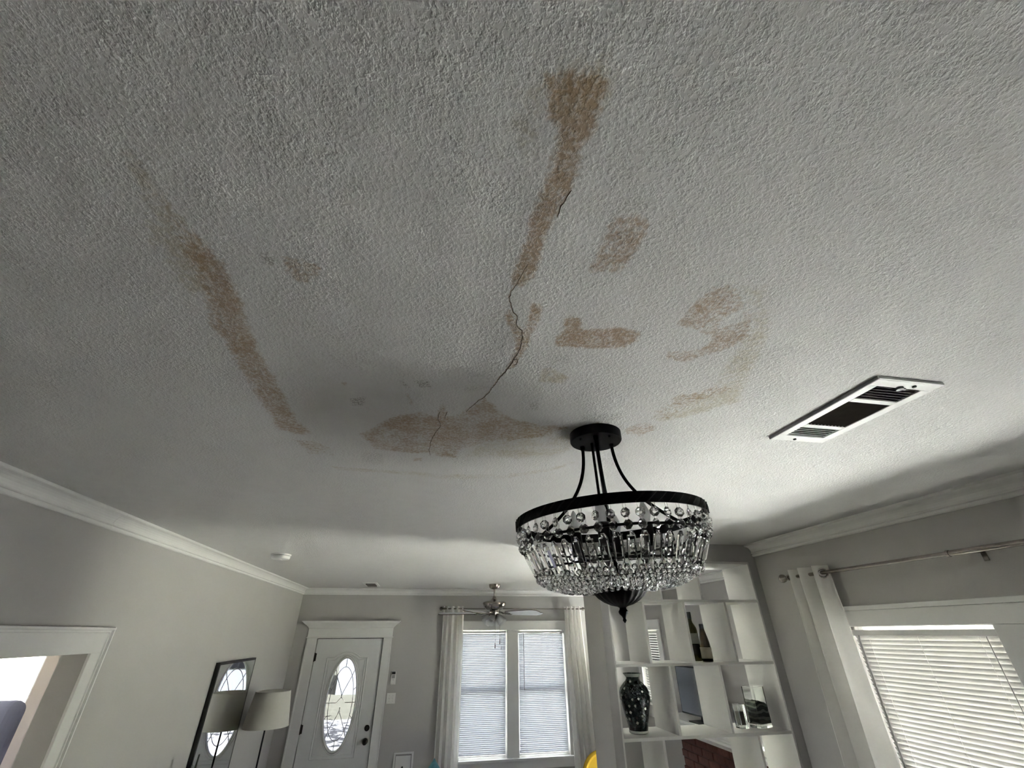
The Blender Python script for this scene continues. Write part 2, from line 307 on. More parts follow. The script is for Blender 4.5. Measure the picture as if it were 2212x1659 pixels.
# ---- ceiling with a fine grid where the water damage is
STAINS=[
('b',0.85,0.018,[(0.086,0.242),(0.101,0.286),(0.122,0.299),(0.127,0.326),(0.123,0.360),(0.122,0.386),(0.120,0.425),(0.118,0.484),(0.113,0.560),(0.110,0.600),(0.133,0.599),(0.155,0.563),(0.151,0.490),(0.157,0.424),(0.164,0.383),(0.170,0.351),(0.163,0.324),(0.170,0.290),(0.168,0.258),(0.167,0.236),(0.147,0.226),(0.111,0.230)]),
('b',0.45,0.020,[(0.122,0.299),(0.127,0.326),(0.125,0.344),(0.144,0.330),(0.162,0.307),(0.165,0.267),(0.133,0.262)]),
('o',0.55,0.050,[(0.070,0.225),(0.109,0.207),(0.152,0.201),(0.174,0.226),(0.170,0.264),(0.096,0.283),(0.083,0.342),(0.064,0.295)]),
('g',0.35,0.030,[(0.056,0.302),(0.084,0.247),(0.119,0.335),(0.118,0.371),(0.072,0.351)]),
('b',0.60,0.014,[(0.251,0.414),(0.292,0.406),(0.310,0.419),(0.317,0.442),(0.319,0.483),(0.311,0.536),(0.250,0.545),(0.248,0.490),(0.246,0.440)]),
('g',0.35,0.015,[(0.241,0.380),(0.296,0.374),(0.318,0.427),(0.293,0.409),(0.249,0.408)]),
('b',0.75,0.012,[(0.166,0.641),(0.188,0.644),(0.197,0.695),(0.188,0.738),(0.189,0.792),(0.183,0.842),(0.175,0.890),(0.155,0.901),(0.161,0.816),(0.159,0.779),(0.142,0.747),(0.117,0.694),(0.124,0.666),(0.144,0.705),(0.164,0.726),(0.167,0.701)]),
('b',0.80,0.012,[(0.243,0.687),(0.258,0.669),(0.285,0.680),(0.294,0.714),(0.328,0.705),(0.376,0.688),(0.429,0.695),(0.439,0.729),(0.418,0.761),(0.355,0.776),(0.255,0.786),(0.244,0.755),(0.254,0.726)]),
('b',0.70,0.012,[(0.244,0.746),(0.263,0.720),(0.302,0.730),(0.317,0.760),(0.298,0.778),(0.253,0.781)]),
('b',0.60,0.016,[(0.494,0.658),(0.495,0.598),(0.501,0.542),(0.536,0.526),(0.571,0.540),(0.605,0.582),(0.593,0.601),(0.582,0.620),(0.592,0.646),(0.552,0.672)]),
('b',0.62,0.014,[(0.601,0.649),(0.624,0.622),(0.607,0.578),(0.661,0.625),(0.680,0.679),(0.665,0.725),(0.632,0.759),(0.595,0.794),(0.540,0.791),(0.526,0.759),(0.588,0.742),(0.606,0.718),(0.603,0.687),(0.554,0.675),(0.594,0.649)]),
('o',0.55,0.040,[(0.542,0.519),(0.604,0.521),(0.680,0.593),(0.756,0.720),(0.815,0.868),(0.870,0.953),(0.799,1.042),(0.718,1.123),(0.663,1.116),(0.656,1.035),(0.670,0.951),(0.737,0.921),(0.709,0.814),(0.692,0.732),(0.670,0.644),(0.596,0.564)]),
('b',0.45,0.020,[(0.645,1.063),(0.661,0.967),(0.704,0.937),(0.740,0.881),(0.793,0.897),(0.758,0.958),(0.736,0.997),(0.711,1.107),(0.666,1.105)]),
('b',0.55,0.018,[(0.605,1.205),(0.639,1.148),(0.693,1.149),(0.713,1.198),(0.687,1.249),(0.636,1.246)]),
('b',1.00,0.010,[(0.483,1.207),(0.488,1.177),(0.499,1.165),(0.541,1.183),(0.561,1.201),(0.530,1.249)]),
('b',0.62,0.022,[(-0.261,1.393),(-0.211,1.331),(-0.173,1.271),(-0.146,1.239),(-0.057,1.185),(-0.007,1.215),(0.001,1.132),(0.014,1.129),(0.026,1.209),(0.083,1.142),(0.123,1.058),(0.153,1.096),(0.186,1.152),(0.235,1.190),(0.317,1.207),(0.421,1.222),(0.346,1.324),(0.177,1.391),(0.080,1.484),(0.080,1.566),(0.010,1.563),(-0.017,1.529),(-0.105,1.544),(-0.224,1.522),(-0.233,1.461)]),
('b',0.35,0.020,[(-0.172,1.295),(-0.140,1.238),(-0.013,1.216),(-0.016,1.362),(-0.101,1.357)]),
('o',0.50,0.050,[(0.297,1.214),(0.428,1.209),(0.501,1.357),(0.450,1.483),(0.280,1.538),(0.102,1.543),(0.154,1.395)]),
('b',0.75,0.030,[(-0.448,0.509),(-0.443,0.549),(-0.422,0.583),(-0.408,0.642),(-0.419,0.759),(-0.434,0.901),(-0.433,1.062),(-0.434,1.193),(-0.440,1.290),(-0.417,1.416),(-0.469,1.432),(-0.516,1.398),(-0.513,1.274),(-0.510,1.098),(-0.506,0.994),(-0.498,0.896),(-0.509,0.844),(-0.478,0.743),(-0.472,0.665),(-0.470,0.600)]),
('o',0.70,0.050,[(-0.458,0.440),(-0.455,0.481),(-0.445,0.503),(-0.437,0.555),(-0.441,0.637),(-0.469,0.741),(-0.496,0.742),(-0.509,0.686),(-0.508,0.617),(-0.489,0.545),(-0.471,0.484)]),
('b',0.40,0.025,[(-0.408,0.642),(-0.419,0.759),(-0.434,0.901),(-0.458,0.936),(-0.462,0.829),(-0.445,0.710),(-0.432,0.614)]),
('b',0.45,0.020,[(-0.491,1.480),(-0.420,1.481),(-0.371,1.538),(-0.375,1.624),(-0.466,1.615)]),
('b',0.60,0.012,[(-0.300,0.603),(-0.272,0.603),(-0.236,0.616),(-0.244,0.638),(-0.281,0.674),(-0.304,0.644)]),
('g',0.70,0.012,[(-0.339,0.596),(-0.314,0.605),(-0.318,0.631),(-0.339,0.630)]),
('g',0.40,0.020,[(-0.244,0.636),(-0.203,0.641),(-0.184,0.690),(-0.243,0.673)]),
('o',0.42,0.020,[(-0.435,1.733),(-0.374,1.750),(-0.185,1.753),(0.056,1.766),(0.282,1.735),(0.459,1.627),(0.539,1.520),(0.551,1.550),(0.469,1.667),(0.291,1.791),(0.059,1.816),(-0.188,1.795),(-0.380,1.791)]),
('g',0.75,0.010,[(-0.074,1.004),(-0.038,0.993),(-0.028,1.031),(-0.062,1.037)]),
('g',0.75,0.010,[(-0.257,1.136),(-0.210,1.114),(-0.223,1.174),(-0.257,1.180)]),
('b',0.60,0.008,[(-0.269,1.046),(-0.250,1.040),(-0.252,1.065),(-0.269,1.068)]),
('g',0.50,0.012,[(-0.039,0.924),(-0.018,0.858),(-0.012,0.877),(-0.027,0.933)]),
('g',0.70,0.008,[(-0.116,1.002),(-0.093,1.022),(-0.081,1.064),(-0.105,1.034)]),
('b',0.60,0.008,[(-0.099,1.075),(-0.086,1.078),(-0.080,1.146),(-0.090,1.142)]),
('g',0.40,0.020,[(-0.265,1.557),(-0.191,1.568),(-0.209,1.700),(-0.285,1.659)]),
('b',0.70,0.008,[(-0.084,1.594),(-0.051,1.589),(-0.054,1.625),(-0.085,1.630)]),
('o',0.70,0.012,[(0.243,0.896),(0.266,0.870),(0.329,0.916),(0.320,0.950),(0.257,0.953)]),
('g',0.55,0.012,[(0.258,1.075),(0.278,1.060),(0.296,1.114),(0.261,1.120)]),
('g',0.45,0.020,[(0.242,0.822),(0.308,0.810),(0.315,0.850),(0.258,0.861)]),
('g',0.30,0.030,[(-0.296,0.907),(-0.174,0.866),(-0.159,0.945),(-0.254,0.984)]),
('g',0.40,0.015,[(0.431,1.122),(0.559,1.084),(0.576,1.141),(0.445,1.164)]),
('g',0.50,0.008,[(-0.380,0.759),(-0.366,0.757),(-0.370,0.769),(-0.381,0.769)]),
('g',0.45,0.008,[(0.099,0.410),(0.107,0.411),(0.107,0.421),(0.100,0.420)]),
('g',0.45,0.008,[(0.093,0.453),(0.103,0.451),(0.104,0.461),(0.094,0.460)]),
('g',0.45,0.008,[(0.090,0.372),(0.098,0.372),(0.098,0.380),(0.092,0.380)]),
('g',0.40,0.012,[(0.056,1.006),(0.129,0.988),(0.121,1.021),(0.058,1.032)]),
]
CRACKS=[
[(0.1679,0.3834),(0.1660,0.3869),(0.1635,0.4004),(0.1580,0.4124),(0.1591,0.4243),(0.1588,0.4341)],
[(0.1337,0.5398),(0.1305,0.5531),(0.1261,0.5742),(0.1213,0.6002),(0.1170,0.6166),(0.1169,0.6315),(0.1201,0.6434),(0.1242,0.6554),(0.1294,0.6676),(0.1351,0.6770),(0.1435,0.6846),(0.1452,0.6983),(0.1460,0.7125),(0.1518,0.7213),(0.1622,0.7310),(0.1680,0.7540),(0.1709,0.7786),(0.1722,0.8008),(0.1712,0.8183),(0.1680,0.8368),(0.1658,0.8494),(0.1647,0.8621),(0.1602,0.8887),(0.1546,0.9119),(0.1498,0.9265),(0.1444,0.9463),(0.1403,0.9762),(0.1337,1.0001),(0.1289,1.0299),(0.1205,1.0559),(0.1085,1.0778),(0.0940,1.1184),(0.0850,1.1382),(0.0788,1.1612)],
[(0.1658,0.8494),(0.1722,0.8463),(0.1775,0.8557),(0.1776,0.8683),(0.1716,0.8736)],
[(-0.0037,1.2313),(0.0045,1.2541),(0.0057,1.2861),(-0.0023,1.3135),(-0.0104,1.3456),(-0.0186,1.3911),(-0.0227,1.4211),(-0.0220,1.4557),(-0.0263,1.4925),(-0.0239,1.5297),(-0.0200,1.5533)],
[(-0.0001,1.1749),(-0.0033,1.2012),(-0.0037,1.2313)],
[(0.0234,1.1708),(0.0192,1.1973),(0.0175,1.2209)],
]

def grid(lo, f0, f1, hi, coarse, fine):
    a = list(np.arange(lo, f0, coarse)) + list(np.arange(f0, f1, fine)) + list(np.arange(f1, hi, coarse)) + [hi]
    return np.array(a)
gx = grid(XL-.12, -1.25, 1.42, LX+.15, 0.06, 0.006); gy = grid(YB-.1, 0.08, 1.80, YF+.15, 0.06, 0.006)
GX, GY = np.meshgrid(gx, gy)
def poly_sd(px, py, P):
    P = np.array(P); d = np.full(px.shape, 9.0); inside = np.zeros(px.shape, bool); n = len(P)
    for i in range(n):
        a, b = P[i-1], P[i]; e = b-a; w0 = px-a[0]; w1 = py-a[1]
        t = np.clip((w0*e[0]+w1*e[1])/(e@e), 0, 1); d = np.minimum(d, np.hypot(w0-t*e[0], w1-t*e[1]))
        c = ((a[1] > py) != (b[1] > py)) & (px < e[0]*(py-a[1])/(e[1] if abs(e[1]) > 1e-9 else 1e-9)+a[0]); inside ^= c
    return np.where(inside, d, -d)
ST = np.zeros(GX.shape+(3,))
for kind, s, w, P in STAINS:
    w = max(w*0.55, 0.006); ar = np.array(P); x0, y0 = ar.min(0)-w*2; x1, y1 = ar.max(0)+w*2
    ix = np.where((gx >= x0) & (gx <= x1))[0]; iy = np.where((gy >= y0) & (gy <= y1))[0]
    if len(ix) == 0 or len(iy) == 0: continue
    sl = (slice(iy[0], iy[-1]+1), slice(ix[0], ix[-1]+1))
    d = poly_sd(GX[sl], GY[sl], P); v = np.clip((d+w)/(2*w), 0, 1); v = v*v*(3-2*v)*s
    ch = 'bog'.index(kind); cur = ST[sl+(ch,)]; ST[sl+(ch,)] = 1-(1-np.clip(cur, 0, 1))*(1-v)
# the wet plasterboard hangs down a little between the stain edges
SAG = 0.0015*np.exp(-(((GX+0.05)/0.62)**4 + ((GY-0.95)/0.62)**4)) + 0.006*np.exp(-((GX-0.15)/0.05)**2 - ((GY-0.75)/0.35)**2)
SAG += 0.006*np.exp(-((GX-0.5)/1.6)**2 - ((GY-4.7)/0.5)**2) + 0.005*np.exp(-((GX-0.9)/1.1)**2 - ((GY-6.0)/0.22)**2)
nx, ny = len(gx), len(gy)
co = np.stack([GX, GY, ZC-SAG], -1).reshape(-1, 3)
ii = np.arange((ny-1)*(nx-1)); rr = ii//(nx-1); cc = ii % (nx-1); v0 = rr*nx+cc
quads = np.stack([v0, v0+nx, v0+nx+1, v0+1], -1)
quads = quads[~((co[v0, 0] > XR+.10) & (co[v0, 1] < YP+.10))]   # nothing overhangs the right wall outdoors
me = bpy.data.meshes.new('ceiling'); me.vertices.add(len(co)); me.vertices.foreach_set('co', co.ravel())
me.loops.add(quads.size); me.loops.foreach_set('vertex_index', quads.ravel().astype(np.int32))
me.polygons.add(len(quads)); me.polygons.foreach_set('loop_start', np.arange(0, quads.size, 4, dtype=np.int32)); me.polygons.foreach_set('loop_total', np.full(len(quads), 4, dtype=np.int32))
me.update(); me.polygons.foreach_set('use_smooth', [True]*len(quads))
at = me.attributes.new('stain', 'FLOAT_COLOR', 'POINT'); at.data.foreach_set('color', np.concatenate([ST, np.ones(ST.shape[:2]+(1,))], -1).reshape(-1).astype(np.float32))
me.materials.append(M['ceiling'])
ceil = bpy.data.objects.new('ceiling', me); COL.objects.link(ceil)
structure(ceil, 'white textured ceiling with brown water stains and cracks', 'ceiling')
structure(MB().box(XL-.14, XR+.16, YB-.12, YP, ZC+.06, ZC+.12).box(XL-.14, LX+.16, YP, YF+.18, ZC+.06, ZC+.12).build('roof_deck', 'wood_dark'), 'boards above the ceiling', 'roof')
def sag_at(x, y): return 0.0015*math.exp(-(((x+.05)/.62)**4 + ((y-.95)/.62)**4)) + .006*math.exp(-((x-.15)/.05)**2 - ((y-.75)/.35)**2)
rc = random.Random(3)
for path in CRACKS:
    # jagged, widening and closing again; the torn lip beside it stands proud of the board
    pts = []
    for a, b in zip(path, path[1:]):
        k = max(2, int(math.hypot(b[0]-a[0], b[1]-a[1])/0.006))
        for i in range(k): t = i/k; pts.append((a[0]+(b[0]-a[0])*t+rc.uniform(-.0011, .0011), a[1]+(b[1]-a[1])*t+rc.uniform(-.0011, .0011)))
    pts.append(path[-1])
    n = len(pts); mb = MB(); lip = MB()
    for q, W, lift, off in ((mb, 0.0006, 0.0014, 0.0), (lip, 0.0013, 0.0005, 0.0010)):
        L_, R_ = [], []
        for i, (x, y) in enumerate(pts):
            a, b = pts[max(i-1, 0)], pts[min(i+1, n-1)]; tx, ty = b[0]-a[0], b[1]-a[1]; l = math.hypot(tx, ty) or 1
            w = W*(0.25+0.9*math.sin(PI*min(1, max(0.02, i/(n-1))))**.5)*rc.uniform(.7, 1.5); z = ZC-sag_at(x, y)-lift
            nxx, nyy = -ty/l, tx/l
            L_.append((x+nxx*(w+off), y+nyy*(w+off), z)); R_.append((x-nxx*(w-off), y-nyy*(w-off), z))
        V = L_+R_; V2 = [(p[0], p[1], p[2]+0.003) for p in V]
        fs = [(i, i+1, n+i+1, n+i) for i in range(n-1)] + [(2*n+i, i, i+1, 2*n+i+1) for i in range(n-1)] + [(3*n+i, 3*n+i+1, n+i+1, n+i) for i in range(n-1)]
        q.add(V+V2, fs)
    lip.build('crack_lip', 'crack_lip', ceil); mb.build('crack', 'crack', ceil)

# ---- crown mouldings
CP = [(0, 0), (0.068, 0), (0.068, 0.012), (0.062, 0.015), (0.054, 0.014), (0.042, 0.017), (0.031, 0.024), (0.022, 0.034), (0.017, 0.045), (0.015, 0.054), (0.019, 0.056), (0.021, 0.060), (0.019, 0.064), (0.011, 0.066), (0.011, 0.070), (0.016, 0.072), (0.016, 0.079), (0.012, 0.084), (0, 0.085)]
tl = empty('trim_1'); structure(tl, 'white crown moulding along the left wall', 'crown moulding')
f_left = lambda a, b, t: (XL+a, t, ZC-b)
for t0, t1 in ((YB, 2.742), (2.744, 6.10), (6.1005, YF)): MB().extrude(CP, f_left, t0, t1).build('moulding_length', 'trim', tl)
tf = MB().extrude(CP, lambda a, b, t: (t, YF-a, ZC-b), XL, LX).build('trim_2', 'trim'); structure(tf, 'white crown moulding along the far wall', 'crown moulding')
tr_ = MB().extrude(CP, lambda a, b, t: (XR-a, t, ZC-b), YB, YP).build('trim_3', 'trim'); structure(tr_, 'white crown moulding above the right window wall', 'crown moulding')
structure(MB().extrude(CP, lambda a, b, t: (LX-a, t, ZC-b), YQ, YF).build('trim_4', 'trim'), 'white crown moulding seen through the top cubby', 'crown moulding')

# ---- left doorway casing
dc = empty('trim_5', (XL, 2.5, 0)); structure(dc, 'white moulded casing around the left doorway', 'door casing')
def rel(o, p):
    o.parent = p; o.matrix_parent_inverse = Matrix.Translation(-Vector(p.location)); return o
x0 = XL
rel(MB().box(x0, x0+.014, 3.02, 3.093, 0, 2.0).build('side_board', 'trim', bevel=.002), dc)
rel(MB().box(x0, x0+.014, 1.97, 2.05, 0, 2.0).build('side_board', 'trim', bevel=.002), dc)
rel(MB().box(x0, x0+.014, 1.97, 3.093, 2.0, 2.088).build('head_board', 'trim', bevel=.002), dc)
BP = [(0, 0), (0.014, 0), (0.014, .006), (0.020, .010), (0.020, .018), (0.030, .022), (0.030, .031), (0.024, .034), (0, .034)]
rel(MB().extrude(BP, lambda a, b, t: (x0+a, 3.093-.001+b, t), 0, 2.088+.034).build('back_band', 'trim'), dc)
rel(MB().extrude(BP, lambda a, b, t: (x0+a, 1.971-b, t), 0, 2.088+.034).build('back_band', 'trim'), dc)
rel(MB().extrude(BP, lambda a, b, t: (x0+a+.0005, t, 2.087+b), 1.937, 3.127).build('back_band', 'trim'), dc)
# annex window
def sash_window(name, axis, p, a0, a1, z0, z1, rail, label, depth=.04, fw=.035):
    "p: position across the wall of the sash plane; axis: wall normal"
    w = empty(name, ((p, (a0+a1)/2, z0) if axis == 'x' else ((a0+a1)/2, p, z0))); structure(w, label, 'window')
    B = (lambda a, b, c, d, e, f: MB().box(c, d, a, b, e, f)) if axis == 'x' else (lambda a, b, c, d, e, f: MB().box(a, b, c, d, e, f))
    q0, q1 = p-depth/2, p+depth/2
    mb = B(a0, a0+fw, q0, q1, z0, z1); 
    for (b0, b1, e0, e1) in ((a1-fw, a1, z0, z1), (a0+fw, a1-fw, z0, z0+fw), (a0+fw, a1-fw, z1-fw, z1)):
        t_ = B(b0, b1, q0, q1, e0, e1); mb.add(t_.v, t_.f)
    rel(mb.build('sash_frame', 'vinyl', bevel=.003), w)
    if rail: rel(B(a0+fw, a1-fw, q0-.006, q1+.006, rail-.022, rail+.022).build('meeting_rail', 'vinyl', bevel=.003), w)
    for e0, e1 in (((z0+fw, rail-.022), (rail+.022, z1-fw)) if rail else ((z0+fw, z1-fw),)):
        rel(B(a0+fw, a1-fw, p-.002, p+.002, e0, e1).build('pane', 'pane'), w)
    return w
sash_window('window_5', 'y', 4.66, *AW, None, 'bright window beyond the left doorway')
sash_window('added_window_7', 'x', -5.16, *AW_ADDED, 1.5, 'added unseen side window lighting the room beyond the left doorway')  # unseen window, added to brighten the room beyond the doorway

# ---- far windows, casing, stool
sash_window('window_1', 'y', 7.40, *W1, 1.38, 'left sash of the far double window')
sash_window('window_2', 'y', 7.40, *W2, 1.38, 'right sash of the far double window')
fc = empty('trim_6', (1.38, YF, .6)); structure(fc, 'white flat casing around the far double window', 'window casing')
for n_, b in (('head_board', (0.47, 2.30, YF-.022, YF, 2.12, 2.225)), ('head_cap', (0.455, 2.315, YF-.034, YF, 2.225, 2.240)), ('mullion_board', (1.285, 1.455, YF-.020, YF, .64, 2.12)),
              ('side_board', (0.47, 0.60, YF-.020, YF, .64, 2.12)), ('side_board', (2.17, 2.30, YF-.020, YF, .64, 2.12)), ('stool', (0.44, 2.33, YF-.065, YF, .612, .64)), ('apron', (0.47, 2.30, YF-.018, YF, .52, .612))):
    rel(MB().box(*b).build(n_, 'trim', bevel=.003), fc)
# ---- right windows
sash_window('window_3', 'x', XR+.09, *RW1, 1.40, 'right wall window behind the closed blind')
sash_window('window_4', 'x', XR+.09, *RW2, 1.40, 'unseen second window of the right wall')  # unseen; its blind stops short of the sill to let daylight in
rcg = empty('trim_7', (XR, 1.63, .7)); structure(rcg, 'white casing around the right wall windows', 'window casing')
for n_, b in (('head_board', (XR-.020, XR, .62, 2.64, 2.10, 2.180)), ('head_cap', (XR-.032, XR, .605, 2.655, 2.180, 2.204)), ('mullion_board', (XR-.020, XR, 1.53, 1.73, .75, 2.10)),
              ('side_board', (XR-.020, XR, 2.50, 2.64, .75, 2.10)), ('side_board', (XR-.020, XR, .62, .76, .75, 2.10)), ('stool', (XR-.065, XR, .59, 2.67, .722, .75)), ('apron', (XR-.018, XR, .62, 2.64, .63, .722))):
    rel(MB().box(*b).build(n_, 'trim', bevel=.003), rcg)
# ---- living room side window
sash_window('window_6', 'x', LX+.09, *LW, 1.70, 'narrow living room window seen through the cubby shelves')
lc = empty('trim_8', (LX, 6.78, 1.1)); structure(lc, 'white casing around the living room side window', 'window casing')
for b in ((LX-.02, LX, 6.35, 7.20, 2.11, 2.235), (LX-.02, LX, 6.35, 6.46, 1.21, 2.11), (LX-.02, LX, 7.09, 7.20, 1.21, 2.11), (LX-.07, LX, 6.33, 7.22, 1.185, 1.21), (LX-.018, LX, 6.35, 7.20, 1.06, 1.185)):
    rel(MB().box(*b).build('casing_board', 'trim', bevel=.003), lc)

sash_window('added_window_9', 'x', LX+.09, *LW_ADDED, 1.33, 'added unseen living room window nearest the partition, bare of blinds')  # window added out of view to bring more daylight into the living room
lc2 = empty('trim_10', (LX, 3.84, .9)); structure(lc2, 'white casing around the added living room window nearest the partition', 'window casing')
for b in ((LX-.02, LX, 3.47, 4.27, 2.11, 2.235), (LX-.02, LX, 4.21, 4.27, .42, 2.11), (LX-.05, LX, 3.47, 4.27, .395, .42)):
    rel(MB().box(*b).build('casing_board', 'trim', bevel=.003), lc2)
# ---- front door
dr = empty('door_1', (-0.953, YF+.03, 0)); structure(dr, 'white front door with oval leaded glass light', 'door')
DX0, DX1, DZ0, DZ1, DYf, DYb = -1.394, -0.512, 0.012, 2.024, YF+.012, YF+.056
OC, OZ, OA, OB = -0.960, 1.293, 0.185, 0.497
n = 72; mb = MB(); inner, outer = [], []
for i in range(n):
    a = 2*PI*i/n; c, s = math.cos(a), math.sin(a); inner.append((OC+OA*c, OZ+OB*s))
    tx = ((DX1-OC) if c > 0 else (DX0-OC))/(c*OA) if abs(c) > 1e-6 else 1e9; tz = ((DZ1-OZ) if s > 0 else (DZ0-OZ))/(s*OB) if abs(s) > 1e-6 else 1e9
    t = min(tx, tz); outer.append((OC+OA*c*t, OZ+OB*s*t))
def snap(px, pz):
    best = min(range(n), key=lambda i: (outer[i][0]-px)**2+(outer[i][1]-pz)**2); outer[best] = (px, pz)
for px in (DX0, DX1):
    for pz in (DZ0, DZ1): snap(px, pz)
V = [(x, DYf, z) for x, z in inner]+[(x, DYf, z) for x, z in outer]+[(x, DYb, z) for x, z in inner]+[(x, DYb, z) for x, z in outer]
fs = []
for i in range(n):
    j = (i+1) % n; fs += [(i, j, n+j, n+i), (2*n+i, 3*n+i, 3*n+j, 2*n+j), (i, 2*n+i, 2*n+j, j), (n+i, n+j, 3*n+j, 3*n+i)]
rel(MB().add(V, fs).build('slab', 'door'), dr)
for rad, off in ((1.0, 0.0),):
    ring = [(OC+(OA+.012)*math.cos(2*PI*i/n), DYf-.004, OZ+(OB+.012)*math.sin(2*PI*i/n)) for i in range(n)]
    rel(MB().tube(ring, 0.014, 10, closed=True).build('oval_surround', 'door', smooth=True), dr)
    ring = [(OC+(OA+.034)*math.cos(2*PI*i/n), DYf-.001, OZ+(OB+.034)*math.sin(2*PI*i/n)) for i in range(n)]
    rel(MB().tube(ring, 0.008, 8, closed=True).build('oval_surround', 'door', smooth=True), dr)
gl = rel(MB().add([(OC+OA*math.cos(2*PI*i/n), DYf+.018, OZ+OB*math.sin(2*PI*i/n)) for i in range(n)]+[(OC+OA*math.cos(2*PI*i/n), DYf+.024, OZ+OB*math.sin(2*PI*i/n)) for i in range(n)],
     [tuple(range(n)), tuple(range(2*n-1, n-1, -1))]+[(i, (i+1) % n, n+(i+1) % n, n+i) for i in range(n)]).build('oval_pane', 'leaded'), dr)
E_ = lambda u, v: (OC+OA*u, DYf+.016, OZ+OB*v)
def ell(k, a): return E_(k*math.cos(math.radians(a)), k*math.sin(math.radians(a)))
came = [[ell(.80, a) for a in range(0, 361, 6)]]
for a in (90, 48, 132, 0, 180, 228, 312, 270, 20, 160, 200, 340): came.append([ell(.80, a), ell(1.0, a)])
came += [[ell(.8, 48), E_(.05, .22), E_(-.02, .10)], [ell(.8, 132), E_(-.05, .22), E_(.02, .10)], [ell(.8, 312), E_(.05, -.22), E_(-.02, -.10)], [ell(.8, 228), E_(-.05, -.22), E_(.02, -.10)]]
came += [[E_(-.30, 0), E_(0, .12), E_(.30, 0), E_(0, -.12), E_(-.30, 0)], [ell(.8, 180), E_(-.30, 0)], [ell(.8, 0), E_(.30, 0)]]
for p in came: rel(MB().tube(p, 0.0042, 6).build('lead_came', 'grey_plastic'), gl)
# raised panel beads: arched upper panel and its base line
def arch(x0, x1, z0, z1, up):
    P = [(x0, z0), (x0, z1)]; w = x1-x0; c = (x0+x1)/2; P += [(x0+.13*w, z1), (x0+.17*w, z1+.002)]
    for i in range(17):
        t = i/16; P.append((x0+w*(.19+.62*t), z1+up*math.sin(PI*t)**.8))
    return P+[(x1-.17*w, z1+.002), (x1-.13*w, z1), (x1, z1), (x1, z0)]
pth = [(x, DYf-.001, z) for x, z in arch(-1.226, -0.690, .725, 1.800, .066)]
rel(MB().tube(pth, .0085, 8, closed=True).build('panel_bead', 'door', smooth=True), dr)
pth = [(x, DYf-.0005, z) for x, z in arch(-1.198, -0.718, .760, 1.772, .066)]
rel(MB().tube(pth, .006, 8, closed=True).build('panel_bead', 'door', smooth=True), dr)
rel(MB().tube([(x, DYf-.001, z) for x, z in ((-1.226, .18), (-1.226, .58), (-.69, .58), (-.69, .18))], .0085, 8, closed=True).build('panel_bead', 'door', smooth=True), dr)
for z in (1.81, 1.03, .26):
    rel(MB().lathe([(.0085, -.052), (.0085, .052)], (DX0-.004, DYf-.006, z), 12).box(DX0-.006, DX0+.020, DYf-.003, DYf+.002, z-.045, z+.045).build('hinge', 'bronze'), dr)
RY = Matrix.Rotation(PI/2, 3, 'X')
rel(MB().lathe([(.033, 0), (.033, .008), (.026, .016), (.020, .018), (.020, .024), (.008, .026)], (-.575, DYf, 1.017), 24, R=RY).box(-.579, -.571, DYf-.042, DYf-.02, 1.001, 1.033).build('deadbolt', 'bronze', smooth=True), dr)
rel(MB().lathe([(.033, 0), (.033, .006), (.026, .012), (.013, .018), (.012, .034), (.022, .040), (.030, .052), (.030, .062), (.022, .071), (.004, .074)], (-.576, DYf, .881), 24, R=RY).build('knob', 'bronze', smooth=True), dr)
rel(MB().box(DX0-.008, DX0+.014, DYb, DYb+.03, 0, DZ1).box(DX1-.014, DX1+.008, DYb, DYb+.03, 0, DZ1).box(DX0-.008, DX1+.008, DYb, DYb+.03, DZ1-.014, 2.032).box(DX0-.008, DX1+.008, YF+.01, DYb+.03, -.01, .012).build('gap_blocker', 'dark'), dr)  # dark boxes added behind the slab to block daylight through the door gaps
# door casing with a flared entablature
tc_ = empty('trim_9', (-.953, YF, 0)); structure(tc_, 'white casing with flared crown head over the front door', 'door casing')
rel(MB().box(-1.536, -1.402, YF-.020, YF, 0, 2.032).build('side_board', 'trim', bevel=.003), tc_)
rel(MB().box(-.504, -.383, YF-.020, YF, 0, 2.032).build('side_board', 'trim', bevel=.003), tc_)
rel(MB().box(-1.536, -1.516, YF-.028, YF, 0, 2.032).build('back_band', 'trim', bevel=.003), tc_)
rel(MB().box(-.403, -.383, YF-.028, YF, 0, 2.032).build('back_band', 'trim', bevel=.003), tc_)
rel(MB().box(-1.548, -.372, YF-.036, YF, 2.032, 2.048).build('bead', 'trim', bevel=.004), tc_)
rel(MB().box(-1.536, -.383, YF-.022, YF, 2.048, 2.150).build('frieze', 'trim', bevel=.002), tc_)
mb = MB(); prev = None; prof = [(.022, 2.150), (.026, 2.153), (.028, 2.160), (.040, 2.175), (.062, 2.195), (.086, 2.212), (.100, 2.224), (.100, 2.230), (.112, 2.232), (.112, 2.244)]
rings = [[(-1.536-(o-.022), YF-o, z), (-.383+(o-.022), YF-o, z), (-.383+(o-.022), YF, z), (-1.536-(o-.022), YF, z)] for o, z in prof]
V = [p for g in rings for p in g]; fs = [(i*4+j, i*4+(j+1) % 4, (i+1)*4+(j+1) % 4, (i+1)*4+j) for i in range(len(prof)-1) for j in range(4)]+[(3, 2, 1, 0), tuple(len(V)-4+j for j in range(4))]
rel(mb.add(V, fs).build('crown_cap', 'trim'), tc_)
rel(MB().box(-.486, -.472, YF-.032, YF-.02, 1.93, 2.0).build('contact_sensor', 'vinyl', bevel=.002), tc_)

